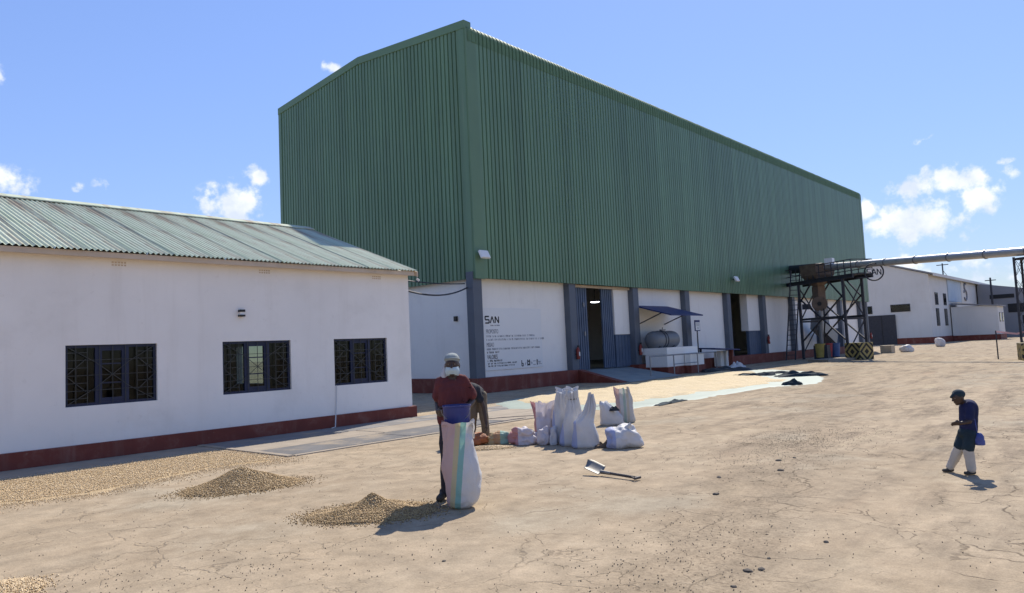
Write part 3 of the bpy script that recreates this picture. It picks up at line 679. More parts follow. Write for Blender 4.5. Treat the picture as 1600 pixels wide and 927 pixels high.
def win(a, b_, k):
    w = MB()
    fr = bpy.data.objects.new('window', None); COL.objects.link(fr); fr.parent = of; fr.location = ((a+b_)/2, OY0, wz0); fr['_w'] = 1
    fr.matrix_parent_inverse = Matrix.Translation(of.location).inverted(); WORLD_EMPTIES.append(fr)
    y0, y1 = OY0+.055, OY0+.115; f = .05
    m1, m2 = a+(b_-a)*.335, a+(b_-a)*.665
    fm = MB().box(a, b_, y0, y1, wz0, wz0+f).box(a, b_, y0, y1, wz1-f, wz1).box(a, a+f, y0+.001, y1-.001, wz0+f, wz1-f).box(b_-f, b_, y0+.001, y1-.001, wz0+f, wz1-f)
    fm.box(m1-.03, m1+.03, y0-.004, y1-.004, wz0+f, wz1-f).box(m2-.03, m2+.03, y0-.004, y1-.004, wz0+f, wz1-f)
    o_ = fm.build('frame', 'frame_blue', None); o_.parent = fr; o_.matrix_parent_inverse = Matrix.Translation(fr.location).inverted()
    def sub(mb, nm, mt):
        q = mb.build(nm, mt); q.parent = fr; q.matrix_parent_inverse = Matrix.Translation(fr.location).inverted(); return q
    # casement in the middle with glazing bars
    s = MB().box(m1+.031, m1+.09, y0+.01, y1+.01, wz0+f+.001, wz1-f-.001).box(m2-.09, m2-.031, y0+.01, y1+.01, wz0+f+.001, wz1-f-.001)
    s.box(m1+.09, m2-.09, y0+.011, y1+.009, wz0+f+.001, wz0+f+.075).box(m1+.09, m2-.09, y0+.011, y1+.009, wz1-f-.06, wz1-f-.001)
    for q in (.36, .68): s.box(m1+.09, m2-.09, y0+.03, y1-.01, wz0+(wz1-wz0)*q-.012, wz0+(wz1-wz0)*q+.012)
    sub(s, 'casement', 'frame_blue')
    for p0, p1 in ((a+f, m1-.03), (m1+.09, m2-.09), (m2+.03, b_-f)):
        sub(MB().box(p0+.001, p1-.001, y0+.035, y0+.04, wz0+f+.002, wz1-f-.002), 'pane', 'glass')
    # welded security grille in front
    g = MB(); yg = OY0+.03; cx = (a+b_)/2; cz_ = (wz0+wz1)/2; T = .010
    L_ = lambda p, q: g.bar((p[0], yg, p[1]), (q[0], yg, q[1]), T, T, (0,1,0))
    for q in range(1, 8):
        z = wz0+(wz1-wz0)*q/8
        L_((a+.01, z), (a+.36, z)); L_((b_-.36, z), (b_-.01, z))
        if q in (2, 4, 6): L_((a+.36, z), (b_-.36, z))
    for q in (.11, .23, .36, .5, .64, .77, .89):
        x = a+(b_-a)*q; L_((x, wz0+.02), (x, wz1-.02))
    for sx_ in (-1, 1):
        for sz in (-1, 1):
            L_((cx, cz_), (cx+sx_*.30, cz_+sz*.24)); L_((cx+sx_*.30, cz_+sz*.24), (cx+sx_*.76, cz_+sz*.52)); L_((cx+sx_*.78, cz_), (cx+sx_*.45, cz_+sz*.3))
    sub(g, 'security_grille', 'grille_bar')
    # pale curtain edges inside
    if k == 1:
        sub(MB().box(a+.22, a+.34, OY0+.26, OY0+.27, wz0+.02, wz1-.02), 'curtain', 'interior_pale')
        sub(MB().box(m2+.06, b_-.2, OY0+.26, OY0+.27, wz0+.02, wz1-.04), 'curtain', 'interior_pale')
    if k == 2:
        sub(MB().box(m1+.06, m2-.04, OY0+.26, OY0+.27, wz0+.02, wz1-.04), 'curtain', 'rusty_brown')
for k, (a, b_) in enumerate(WIN): win(a, b_, k)
# roof: sheets side by side, shared mesh
EY, EZ, RY, RZ = 14.30, 3.80, 19.34, 5.66
PC = .098; SHW = 8*PC; nseg = 6
pr = [(i/nseg*PC, .018*math.cos(2*math.pi*i/nseg)) for i in range(nseg*8+1)]
slope = Vector((0, RY-EY, RZ-EZ)); sn = Vector((0, -(RZ-EZ), RY-EY)).normalized()
ra = [(x, EY+sn.y*h, EZ+sn.z*h) for x, h in pr]; rb = [(x, RY+sn.y*h, RZ+sn.z*h) for x, h in pr]
rme = MB().grid([ra, rb]).mesh('roof_sheet', 'old_roof', 70)
rc = [(x, 2*RY-y, z) for x, y, z in ra]; rd = [(x, 2*RY-y, z) for x, y, z in rb]
rme2 = MB().grid([rc, rd]).mesh('roof_sheet', 'old_roof', 70)
REND = 12.42; k = 0; x = REND-SHW
while x > OX0-1.0:
    for mm in (rme, rme2):
        o = link('roof_sheet', mm, of); o.matrix_basis = Matrix.Translation((x, (0, -.02, .008)[k % 3], (0, -.02, .008)[k % 3]*(RZ-EZ)/(RY-EY)+(0, .002, -.002)[k % 3]))
    x -= SHW-.001; k += 1
rc_ = MB().hexa([(OX0-1,RY-.30,RZ-.085),(REND+.05,RY-.30,RZ-.085),(REND+.05,RY,RZ+.035),(OX0-1,RY,RZ+.035),(OX0-1,RY-.30,RZ-.06),(REND+.05,RY-.30,RZ-.06),(REND+.05,RY,RZ+.055),(OX0-1,RY,RZ+.055)])
rc_.hexa([(OX0-1,RY+.001,RZ+.035),(REND+.05,RY+.001,RZ+.035),(REND+.05,RY+.30,RZ-.085),(OX0-1,RY+.30,RZ-.085),(OX0-1,RY+.001,RZ+.055),(REND+.05,RY+.001,RZ+.055),(REND+.05,RY+.30,RZ-.06),(OX0-1,RY+.30,RZ-.06)])
rc_.build('ridge_cap', 'old_roof', of)
MB().box(OX0, OX1+.03, EY+.05, EY+.09, EZ-.125, EZ-.022).build('fascia', 'fascia_beige', of)
MB().box(OX0, OX1+.03, EY+.091, OY0-.001, EZ-.10, EZ-.075).build('soffit', 'fascia_beige', of)
for s in (0, 1):
    y0_, z0_, y1_, z1_ = (EY, EZ, RY, RZ)
    f = lambda y: y if s == 0 else 2*RY-y
    MB().hexa([(REND+.0,f(y0_),z0_-.16),(REND+.035,f(y0_),z0_-.16),(REND+.035,f(y1_),z1_-.16),(REND,f(y1_),z1_-.16),(REND,f(y0_),z0_-.03),(REND+.035,f(y0_),z0_-.03),(REND+.035,f(y1_),z1_-.03),(REND,f(y1_),z1_-.03)]).build('barge_board', 'fascia_beige', of)
MB().tube([(OX1+.1,EY+.05,EZ-.2),(OX1+.16,EY+.02,EZ-.26)], .03, 8).build('gutter_spout', 'hose_white', of)
for vx in (5.24, 8.24, 11.31):
    v_ = MB()
    for i in range(5):
        for j in range(2): v_.box(vx-.13+i*.055, vx-.13+i*.055+.035, OY0-.004, OY0-.001, 3.56+j*.05, 3.56+j*.05+.028)
    v_.build('air_vent', 'fascia_beige', of)
# small wall lamp, hose and cables
cl_ = thing('wall_lamp', 'small black lamp box on the white office wall above the windows', 'lamp', (7.66, OY0, 2.62))
bevel(MB().box(7.60,7.72,OY0-.10,OY0-.002,2.70,2.75).build('cap', 'black_plastic', cl_), .006); MB().box(7.62,7.70,OY0-.08,OY0-.002,2.64,2.699).build('lens', 'board_white', cl_); MB().box(7.60,7.72,OY0-.10,OY0-.002,2.60,2.639).build('base', 'black_plastic', cl_)
hs = MB().tube([(10.02,OY0-.015,.98),(10.01,OY0-.02,.7),(9.98,OY0-.03,.4),(9.93,OY0-.085,.28),(9.86,OY0-.16,.03),(9.7,OY0-.25,.02)], .012, 6).build('drain_hose', 'hose_white', None, 60)
tag(hs, 'thin white hose hanging from the third office window to the ground', 'hose')
pts = [(12.36 + (19.98-12.36)*u, 15.1+(20.0-15.1)*u, 3.45+(4.15-3.45)*u - 1.0*u*(1-u)*1.1) for u in [i/14 for i in range(15)]]
tag(MB().tube(pts, .028, 6).build('overhead_cable', 'cable_black', None, 60), 'lower sagging black cable between office corner and green warehouse', 'cable')
pts = [(12.36 + (19.98-12.36)*u, 15.3+(20.2-15.3)*u, 3.7+(4.30-3.7)*u - .25*u*(1-u)) for u in [i/10 for i in range(11)]]
tag(MB().tube(pts, .02, 6).build('overhead_cable', 'cable_black', None, 60), 'upper taut black cable between office corner and green warehouse', 'cable')
jb = tag(bevel(MB().box(19.97,20.07,20.75,20.9,2.85,3.05).build('junction_box', 'black_plastic'), .01), 'small dark junction box on the shaded warehouse end wall', 'box')

# ================================================================== APRON in front of the office
ap = structure(MB().box(6.72, 20.2, 11.2, 14.5, -.05, .003).build('concrete_apron', 'concrete'))
rowsY = [(13.42, 14.49, 'concrete'), (12.35, 13.38, 'concrete_pale'), (11.24, 12.31, 'concrete_dark')]
for (ya, yb, mt) in rowsY:
    x = 6.76; i = 0
    while x < 20:
        w = 2.6+.5*random.random(); xe = min(x+w, 20.2)
        mm = mt if random.random() < .75 else random.choice(['concrete', 'concrete_pale', 'concrete_dark'])
        o = MB().box(x, xe-.03, ya, yb, -.03, .012+.006*random.random()).build('slab', mm, ap)
        bevel(o, .008, 1); x = xe; i += 1
structure(bevel(MB().box(6.62, 6.75, 11.1, 14.45, -.05, .025).build('kerb', 'concrete_pale'), .01))
structure(bevel(MB().box(6.76, 14.0, 11.06, 11.19, -.05, .02).build('kerb', 'concrete_pale'), .01))
structure(MB().box(-4, 6.61, 13.35, 14.5, -.05, .006).build('path', 'concrete_pale'))

# ================================================================== GRAIN
OCT_V = np.array([(1,0,0),(-1,0,0),(0,1,0),(0,-1,0),(0,0,1),(0,0,-1)], float)*np.array([1.25,.85,.75])
OCT_F = np.array([(0,2,4),(2,1,4),(1,3,4),(3,0,4),(2,0,5),(1,2,5),(3,1,5),(0,3,5)])
def grains(name, pts, size, mt, parent=None, jit=.35):
    pts = np.asarray(pts, float); n = len(pts)
    q = rng.normal(size=(n, 4)); q /= np.linalg.norm(q, axis=1)[:, None]; w, x, y, z = q.T
    Rm = np.stack([np.stack([1-2*(y*y+z*z), 2*(x*y-z*w), 2*(x*z+y*w)], -1), np.stack([2*(x*y+z*w), 1-2*(x*x+z*z), 2*(y*z-x*w)], -1), np.stack([2*(x*z-y*w), 2*(y*z+x*w), 1-2*(x*x+y*y)], -1)], 1)
    s = size*(1+jit*(rng.random(n)*2-1))
    V = np.einsum('nij,kj->nki', Rm, OCT_V)*s[:, None, None] + pts[:, None, :]
    F = (OCT_F[None]+np.arange(n)[:, None, None]*6).reshape(-1, 3)
    me = bpy.data.meshes.new(name); me.vertices.add(n*6); me.vertices.foreach_set('co', V.ravel())
    me.loops.add(F.size); me.loops.foreach_set('vertex_index', F.ravel().astype(np.int32))
    me.polygons.add(len(F)); me.polygons.foreach_set('loop_start', np.arange(0, F.size, 3, dtype=np.int32))
    me.update(calc_edges=True); me.validate(); me.materials.append(MATS[mt])
    o = link(name, me, parent); o['kind'] = 'stuff'; return o
def heap(name, label, c, rx, ry, h, ang, ng, bed, gmat, seed, size=.0072, noisy=.25):
    ca, sa = math.cos(ang), math.sin(ang); n1, n2 = 22, 48
    def H(u, v):
        r = math.hypot(u, v); wob = 1+.16*nz3(u*1.3+seed, v*1.3, seed)
        r /= wob; base = max(0, 1-r)
        return h*(base**1.15)*(1+noisy*nz3(u*2.2, v*2.2, seed+5)) + (.006 if r < .97 else 0)
    rows = []
    for i in range(n1+1):
        r = i/n1*1.08; row = []
        for j in range(n2+1):
            a = 2*math.pi*j/n2; u, v = r*math.cos(a), r*math.sin(a); row.append((c[0]+ca*u*rx-sa*v*ry, c[1]+sa*u*rx+ca*v*ry, H(u, v) + (.004 if r < 1.0 else -.01)))
        rows.append(row)
    o = MB().grid(rows).build(name, bed, None, 60); weld(o)
    tag(o, label, 'grain heap', kind=None)
    P = []
    while len(P) < ng:
        a = random.random()*2*math.pi; r = math.sqrt(random.random())*1.02
        u, v = r*math.cos(a), r*math.sin(a)
        P.append((c[0]+ca*u*rx-sa*v*ry, c[1]+sa*u*rx+ca*v*ry, H(u, v)+.008))
    for _ in range(ng//10):
        a = random.random()*2*math.pi; r = 1.0+abs(random.gauss(0, .18)); u, v = r*math.cos(a), r*math.sin(a)
        P.append((c[0]+ca*u*rx-sa*v*ry, c[1]+sa*u*rx+ca*v*ry, .006))
    grains('loose_grain', P, size, gmat, o)
    return o
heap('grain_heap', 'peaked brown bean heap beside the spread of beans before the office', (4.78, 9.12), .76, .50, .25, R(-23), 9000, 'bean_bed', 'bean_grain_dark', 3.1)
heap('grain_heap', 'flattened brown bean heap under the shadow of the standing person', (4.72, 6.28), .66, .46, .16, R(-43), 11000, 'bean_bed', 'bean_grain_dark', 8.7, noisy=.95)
heap('grain_heap', 'small pale bean heap at the lower left corner of the photo', (1.48, 6.65), .34, .34, .06, 0, 3500, 'bean_bed', 'bean_grain', 1.7, .0075)
heap('grain_heap', 'thin scatter of grain in front of the orange sack', (8.85, 8.55), .42, .22, .03, R(-48), 1800, 'bean_bed', 'bean_grain', 5.2, .008)

def inpoly(x, y, poly):
    c = False; j = len(poly)-1
    for i in range(len(poly)):
        if (poly[i][1] > y) != (poly[j][1] > y) and x < (poly[j][0]-poly[i][0])*(y-poly[i][1])/(poly[j][1]-poly[i][1])+poly[i][0]: c = not c
        j = i
    return c
def edge_dist(x, y, poly):
    d = 9e9
    for (ax, ay), (bx, by_) in zip(poly, poly[1:]+poly[:1]):
        dx, dy = bx-ax, by_-ay; t_ = max(0, min(1, ((x-ax)*dx+(y-ay)*dy)/(dx*dx+dy*dy))); d = min(d, math.hypot(x-ax-t_*dx, y-ay-t_*dy))
    return d if inpoly(x, y, poly) else -d
def carpet(name, label, cat, poly, step, hfun, mt, fringe=.06, wob=.18, inset=0.0):
    xs = [p[0] for p in poly]; ys = [p[1] for p in poly]; mb = MB(); idx = {}
    nx = int((max(xs)-min(xs)+1)/step); ny = int((max(ys)-min(ys)+1)/step); ox, oy = min(xs)-.5, min(ys)-.5
    val = {}
    for i in range(nx+1):
        for j in range(ny+1):
            x, y = ox+i*step, oy+j*step
            val[i, j] = edge_dist(x, y, poly) - inset + wob*fbm(x, y, 2.2, 1.3)
    for i in range(nx):
        for j in range(ny):
            if max(val[i,j], val[i+1,j], val[i,j+1], val[i+1,j+1]) < 0: continue
            f = []
            for a, b_ in ((i,j),(i+1,j),(i+1,j+1),(i,j+1)):
                if (a, b_) not in idx:
                    x, y = ox+a*step, oy+b_*step; d = val[a, b_]
                    idx[a, b_] = len(mb.v); mb.v.append((x, y, hfun(x, y)*min(1, max(0, d)/fringe) + (.004 if d > 0 else -.012)))
                f.append(idx[a, b_])
            mb.f.append(tuple(f))
    o = mb.build(name, mt, None, 80); tag(o, label, cat, kind='stuff'); return o, poly
BEAN = [(-1.0,13.3),(3.07,13.28),(4.2,13.2),(6.35,13.3),(6.6,12.2),(6.62,11.2),(6.3,10.65),(5.3,11.0),(4.4,10.7),(3.44,10.45),(2.49,10.75),(-1.0,11.6)]
bo, _ = carpet('spread_beans', 'thin layer of tan beans spread to dry along the office wall', 'beans', BEAN, .11, lambda x, y: .016+.010*fbm(x, y, 0, 2.5), 'bean_bed', fringe=.12, inset=.14)
P = []
while len(P) < 26000:
    x, y = random.uniform(2.0, 6.9), random.uniform(10.2, 13.5); d = edge_dist(x, y, BEAN)
    if d > .05 or random.random() < math.exp(d*6)*.6: P.append((x, y, (.026+.010*fbm(x, y, 0, 2.5)) if d > .22 else .009))
grains('loose_grain', P, .0075, 'bean_grain', bo)
# loose grains and crumbs scattered over the yard
P = []
for _ in range(1100):
    a = random.uniform(-.25, 1.75); r = 2.6+7*random.random()**1.3
    P.append((r*math.cos(a), r*math.sin(a), .004))
for cx, cy_, n_, s_ in ((1.8,6.3,150,.35),(2.9,5.6,100,.4),(3.6,4.9,100,.5),(4.6,2.6,220,.5),(5.6,3.0,260,.6),(9.5,4.1,500,.7),(11.4,4.4,800,.6),(12.5,4.2,500,.7)):
    for _ in range(n_): P.append((random.gauss(cx, s_), random.gauss(cy_, s_*.8), .004))
cr = grains('soil_crumbs', P, .0052, 'crumb'); tag(cr, 'small dark crumbs and grains scattered over the yard', 'crumbs', kind='stuff')

# tarpaulin with drying maize
TARP = [(14.7,13.5),(16.2,15.3),(17.6,15.85),(21.1,16.45),(25.4,16.2),(31,16.6),(35.5,16.6),(36,14.5),(33,11.6),(28.2,9.5),(25.2,8.7),(23.4,9.7),(18.4,9.8),(15.5,10.0),(14.9,11.6)]
to, _ = carpet('drying_tarpaulin', 'pale teal tarpaulin laid on the yard beneath the maize', 'tarpaulin', TARP, .16, lambda x, y: .012+.02*max(0, fbm(x, y, 4, .9)), 'tarp_teal', wob=.10)
del to['kind']
MAIZE = [(16.4,14.2),(17.2,15.2),(21.1,16.25),(25.4,16.0),(30,16.35),(34.3,16.4),(33.2,14.4),(29.3,12.4),(26.9,10.3),(25.0,10.35),(19.5,10.9),(17.4,11.0),(16.0,12.0)]
carpet('drying_maize', 'broad layer of pale yellow maize grain drying on the teal tarpaulin', 'maize', MAIZE, .12, lambda x, y: .065+.03*fbm(x, y, 1, 1.6)+.018*math.sin(4.5*(y*.9+.5*x)+2*nz3(x, y, 3, .7)), 'maize_bed', fringe=.2, wob=.28)
# crumpled black sheets and folded ends of the tarpaulin
def crumple(name, label, cat, c, rx, ry, h, ang, mt, seed, n=26, z0=.05):
    rows = []
    for i in range(n):
        row = []
        for j in range(n):
            u, v = 2*i/(n-1)-1, 2*j/(n-1)-1; r = max(abs(u), abs(v))
            x = rx*u*(1+.25*nz3(u*1.5, v*1.5, seed)); y = ry*v*(1+.3*nz3(u*1.5+9, v*1.5, seed))
            z = z0 + h*max(0, (1-r**2))*(.15+1.5*abs(nz3(u*1.3, v*2.2, seed, 1.2))) + .02*abs(nz3(u*3, v*5, seed))
            row.append((c[0]+math.cos(ang)*x-math.sin(ang)*y, c[1]+math.sin(ang)*x+math.cos(ang)*y, max(z if r < .99 else (z0*.3 if z0 < .1 else z0-.03), .006)))
        rows.append(row)
    o = MB().grid(rows).build(name, mt, None, 80); tag(o, label, cat); return o
crumple('black_sheet', 'crumpled black plastic sheet in the shade before the pump cover', 'sheet', (35.2,16.75), 1.3, .5, .20, R(-40), 'black_plastic', 1.3)
crumple('white_bag', 'small white bag lying on crumpled black plastic sheet', 'bag', (36.0,16.5), .45, .22, .30, R(-30), 'sack_white', 7.7, 16, .18)
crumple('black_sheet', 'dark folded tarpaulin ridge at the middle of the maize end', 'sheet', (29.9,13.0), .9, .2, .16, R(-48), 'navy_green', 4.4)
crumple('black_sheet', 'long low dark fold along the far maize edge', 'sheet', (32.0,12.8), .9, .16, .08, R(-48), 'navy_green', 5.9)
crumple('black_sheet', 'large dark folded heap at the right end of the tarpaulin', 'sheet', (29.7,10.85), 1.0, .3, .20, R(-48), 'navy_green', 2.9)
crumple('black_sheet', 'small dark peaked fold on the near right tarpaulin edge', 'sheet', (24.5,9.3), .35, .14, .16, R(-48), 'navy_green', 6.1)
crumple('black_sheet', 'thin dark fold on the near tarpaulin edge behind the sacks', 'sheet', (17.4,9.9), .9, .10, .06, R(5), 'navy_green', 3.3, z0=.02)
# ropes / dark joints on the yard
for i, pp in enumerate(([(9.7,10.5),(10.6,11.0),(11.6,11.3),(12.9,11.2)], [(11.2,11.7),(12.4,12.1),(13.2,11.6),(14.0,10.9)])):
    pts = []
    for (a, b_) in zip(pp, pp[1:]):
        for u in np.linspace(0, 1, 8): pts.append((a[0]+(b_[0]-a[0])*u+.05*nz3(a[0]+u*3, i, 0), a[1]+(b_[1]-a[1])*u+.08*nz3(u*3, a[1], 1), .015))
    tag(MB().tube(pts, .014, 5).build('rope', 'cable_black', None, 60), ['dark rope lying on the yard behind the standing person', 'dark rope lying near the left tarpaulin corner'][i], 'rope')

# ================================================================== SACKS
VROT = YAW - math.pi/2       # local x = to the viewer's right, local y = away
def sack(label, loc, prof, mt, seed, rz=0.0, folds=.012, power=2.6, n=44, group='grain sacks', name='sack', open_top=False, tie=None, sub=4):
    """prof: (z, x left, x right, half depth, gather 0..1)"""
    th = thing(name, label, 'sack', loc, VROT+rz, group, world=False)
    P = []
    for a, b_ in zip(prof, prof[1:]):
        for k in range(sub): u = k/sub; P.append([a[i]+(b_[i]-a[i])*u for i in range(5)])
    P.append(list(prof[-1])); rows = []
    for z, xl, xr, dy, g in P:
        cx, wx = (xl+xr)/2, (xr-xl)/2; row = []
        for j in range(n+1):
            a = 2*math.pi*(j % n)/n; ca, sa = math.cos(a), math.sin(a); pw = 2/(power if g < .5 else 2)
            x = cx+wx*math.copysign(abs(ca)**pw, ca); y = dy*math.copysign(abs(sa)**pw, sa)
            nn = folds*(.6+g*1.6)*math.sin(a*9+3*nz3(z*3, seed, 0)+seed)*min(1, .25+g) + .035*min(1, z*9)*wx/.2*fbm(ca*1.1+seed, sa*1.1, z*3.2, 1.0, 3)
            row.append((x+ca*nn, y+sa*nn*.8, z + (.012*fbm(ca*2, sa*2, seed) if z > .05 else 0) + (z/prof[-1][0])**7*prof[-1][4]*(.055*(abs(ca)**3-.4)+.05*fbm(ca*2.5, sa*2.5, seed+3))))
        rows.append(row)
    mb = MB().grid(rows)
    k = len(mb.v); mb.v.append(((P[0][1]+P[0][2])/2, 0, P[0][0])); 
    for j in range(n): mb.f.append((k, j+1, j))
    if not open_top:
        k2 = len(mb.v); off = (len(P)-1)*(n+1); mb.v.append(((P[-1][1]+P[-1][2])/2, 0, P[-1][0]+.005))
        for j in range(n): mb.f.append((k2, off+j, off+j+1))
    o = mb.build('bag', mt, th, 75); weld(o)
    if tie:
        tz, tx, twx = tie
        MB().tube([(tx+twx*math.cos(a), twx*.8*math.sin(a), tz) for a in [2*math.pi*i/14 for i in range(15)]], .007, 6).build('tie', 'cable_black', th, 60)
    return th
# the tall striped sack being filled
big = sack('tall white sack with pink yellow and teal stripes being filled by the standing person', (5.40,5.62,0),
     [(0,-.09,.07,.06,0),(.025,-.14,.115,.11,0),(.08,-.175,.16,.15,0),(.2,-.19,.20,.165,0),(.34,-.19,.205,.16,0),(.5,-.19,.165,.15,0),(.65,-.188,.125,.14,.2),(.78,-.185,.105,.14,.5),(.86,-.183,.12,.145,.5),(.905,-.185,.14,.15,.25)], 'sack_striped', 2.2, open_top=True)
fl = []
for i in range(5): fl.append([(.10+.05*u+.012*math.sin(u*20+i), -.05+.03*i, .88-.16*i/4+.015*math.cos(u*15+i)) for u in [j/8 for j in range(9)]])
MB().grid(fl).build('rim_fold', 'sack_white', big, 80)
tall = lambda w, h, d=.14: [(0,-w*.42,w*.42,d*.8,0),(.03,-w*.5,w*.5,d,0),(h*.25,-w*.5,w*.5,d*1.05,0),(h*.48,-w*.46,w*.46,d*.95,.1),(h*.65,-w*.38,w*.36,d*.75,.5),(h*.82,-w*.26,w*.24,d*.5,1),(h*.93,-w*.2,w*.2,d*.35,1),(h,-w*.26,w*.28,d*.3,1)]
sack('front white sack with blue edge and gathered leaning neck', (9.58,7.05,0), [(0,-.19,.20,.12,0),(.03,-.23,.235,.15,0),(.18,-.215,.20,.16,0),(.34,-.18,.175,.14,0),(.40,-.175,.165,.12,.2),(.48,-.10,.165,.10,.6),(.58,.0,.165,.09,1),(.66,.04,.18,.08,1),(.75,.08,.16,.05,1),(.83,.11,.15,.03,1)], 'sack_blue_edge', 1.1)
sack('tall white sack with blue edge and tied top behind the front sack', (9.72,7.42,0), [(0,-.19,.17,.12,0),(.04,-.22,.19,.15,0),(.2,-.20,.18,.15,0),(.42,-.14,.15,.13,.2),(.58,-.09,.14,.1,.7),(.70,-.05,.12,.07,1),(.76,-.03,.10,.05,1),(.80,-.05,.11,.06,1),(.90,-.05,.12,.07,1)], 'sack_blue_edge', 3.7, tie=(.765,.035,.07))
sack('slim tall white sack with blue edge left of the tied sack', (9.85,7.70,0), tall(.36,.86,.12), 'sack_blue_edge', 5.3)
sack('tall white sack with open pleated top at the back of the cluster', (10.15,7.92,0), tall(.40,.90,.14), 'sack_white', 9.1)
sack('tall pleated white sack leaning right at the back of the cluster', (10.35,7.85,0), tall(.36,.90,.13), 'sack_white', 12.4)
sack('leftmost standing white sack with open folded top', (10.05,8.28,0), [(0,-.18,.15,.12,0),(.03,-.21,.17,.14,0),(.22,-.19,.17,.13,0),(.36,-.17,.18,.12,.1),(.39,-.175,.16,.10,.5),(.55,-.19,.19,.08,.8),(.68,-.21,.24,.07,1)], 'sack_pink', 15.2, open_top=True)
sack('squat full white sack with black cloth on top behind the cluster', (12.5,8.50,0), [(0,-.23,.22,.14,0),(.03,-.25,.25,.17,0),(.15,-.25,.23,.17,0),(.3,-.23,.12,.14,.1),(.42,-.24,-.02,.10,.3),(.47,-.22,-.08,.06,.6)], 'sack_white', 18.8)
ckk = crumple('black_cloth', 'small black cloth lying on the squat full sack', 'cloth', (12.40,8.36), .10, .05, .07, R(-60), 'black_plastic', 9.3, 14, .33)
sack('thin open sack with red and green print right of the squat sack', (12.95,8.45,0), [(0,-.15,.17,.11,0),(.03,-.17,.19,.13,0),(.25,-.16,.17,.12,0),(.36,-.17,.15,.10,.3),(.5,-.19,.14,.07,.5),(.62,-.20,.10,.05,.8),(.72,-.21,.08,.05,.8)], 'sack_thin', 21.4, open_top=True)
def lump(label, loc, rx, ry, rz_, mt, seed, rz=0, amp=.22, name='sack', cat='sack', neck=None, group='grain sacks', pw=2.3):
    th = thing(name, label, cat, loc, VROT+rz, group, world=False)
    bm = bmesh.new(); bmesh.ops.create_icosphere(bm, subdivisions=5, radius=1)
    for v in bm.verts:
        p = v.co.copy(); pn = (abs(p.x)**pw+abs(p.y)**pw+abs(p.z)**pw)**(1/pw); p = p/pn; f = 1+amp*fbm(p.x*.9+seed, p.y*.9, p.z*.9, 1.0, 2) - amp*.28*abs(nz3(p.x*2.2+seed, p.y*2.2, p.z*2.2))**.7
        q = p*f; z = q.z*rz_+rz_*.72
        if z < 0: z *= .04
        v.co = (q.x*rx, q.y*ry, z+.004)
    me = bpy.data.meshes.new('bag'); bm.to_mesh(me); bm.free(); me.materials.append(MATS[mt])
    me.polygons.foreach_set('use_smooth', [True]*len(me.polygons)); o = link('bag', me, th)
    if neck:
        a, b_, r0 = neck; MB().tube([a, ((a[0]+b_[0])/2, a[1]-.02, (a[2]+b_[2])/2+.02), b_], [r0, r0*.45, r0*.8], 10).build('neck', mt, th, 70)
    return th
lump('rounded white sack lying on its side at the right of the cluster', (9.85,6.50,0), .265, .20, .21, 'sack_blue_edge', 3.0, amp=.42, neck=((.05,-.08,.30),(.12,-.1,.37),.05))
lump('low heap of crumpled empty white sacks left of the cluster', (9.55,8.28,0), .24, .20, .16, 'sack_pink', 6.3, amp=.75)
lump('small crumpled pinkish sack bundle between the standing sacks', (9.62,7.92,0), .12, .11, .17, 'sack_pink', 9.9, amp=.55)
lump('grey crumpled small bag next to the pinkish bundle', (9.62,7.74,0), .065, .08, .18, 'cloth_white', 4.9, amp=.4)
lump('orange and teal printed sack lying full beside the brown sack', (9.35,8.80,0), .19, .14, .125, 'sack_teal', 8.2, amp=.5, pw=2.6)
lump('brown orange sack held open by the bending person', (9.08,9.10,0), .21, .15, .13, 'orange_plastic', 2.4, amp=.5, pw=2.8)
crumple('empty_sack', 'flat brown torn sack on the ground right of the front sack', 'sack', (9.7,6.78), .16, .08, .10, R(-48), 'brown_rag', 3.2, 16, .02)

# shovel
sv = thing('shovel', 'shovel with steel blade and dark handle lying on the yard', 'shovel', (7.58,5.3,0))
A = Vector((7.60,5.36,.05)); B = Vector((7.53,4.80,.035)); dr = (A-B).normalized()
MB().tube([B+dr*.05, A], .018, 8).build('handle', 'wood_handle', sv, 60)
pr_ = Vector((dr.y,-dr.x,0))
MB().tube([B+pr_*.055, B-pr_*.055], .017, 8).bar(B+pr_*.05, B+dr*.10, .018).bar(B-pr_*.05, B+dr*.10, .018).build('grip', 'wood_handle', sv, 60)
rows = []
for i in range(9):
    u = i/8; row = []
    wv = .088*(1 if u < .75 else math.sqrt(max(.02, 1-((u-.75)/.27)**2)))*(.85+.15*u)
    for j in range(9):
        v = 2*j/8-1; q = A + dr*(u*.27) + pr_*(v*wv)
        row.append((q.x, q.y, .045+.07*u + .025*v*v + .042*v))
    rows.append(row)
bl = MB().grid(rows).build('blade', 'blade_steel', sv, 60); sm = bl.modifiers.new('s', 'SOLIDIFY'); sm.thickness = .004
MB().tube([A-dr*.14, A+dr*.02], [.021,.026], 8).build('socket', 'blade_steel', sv, 60)

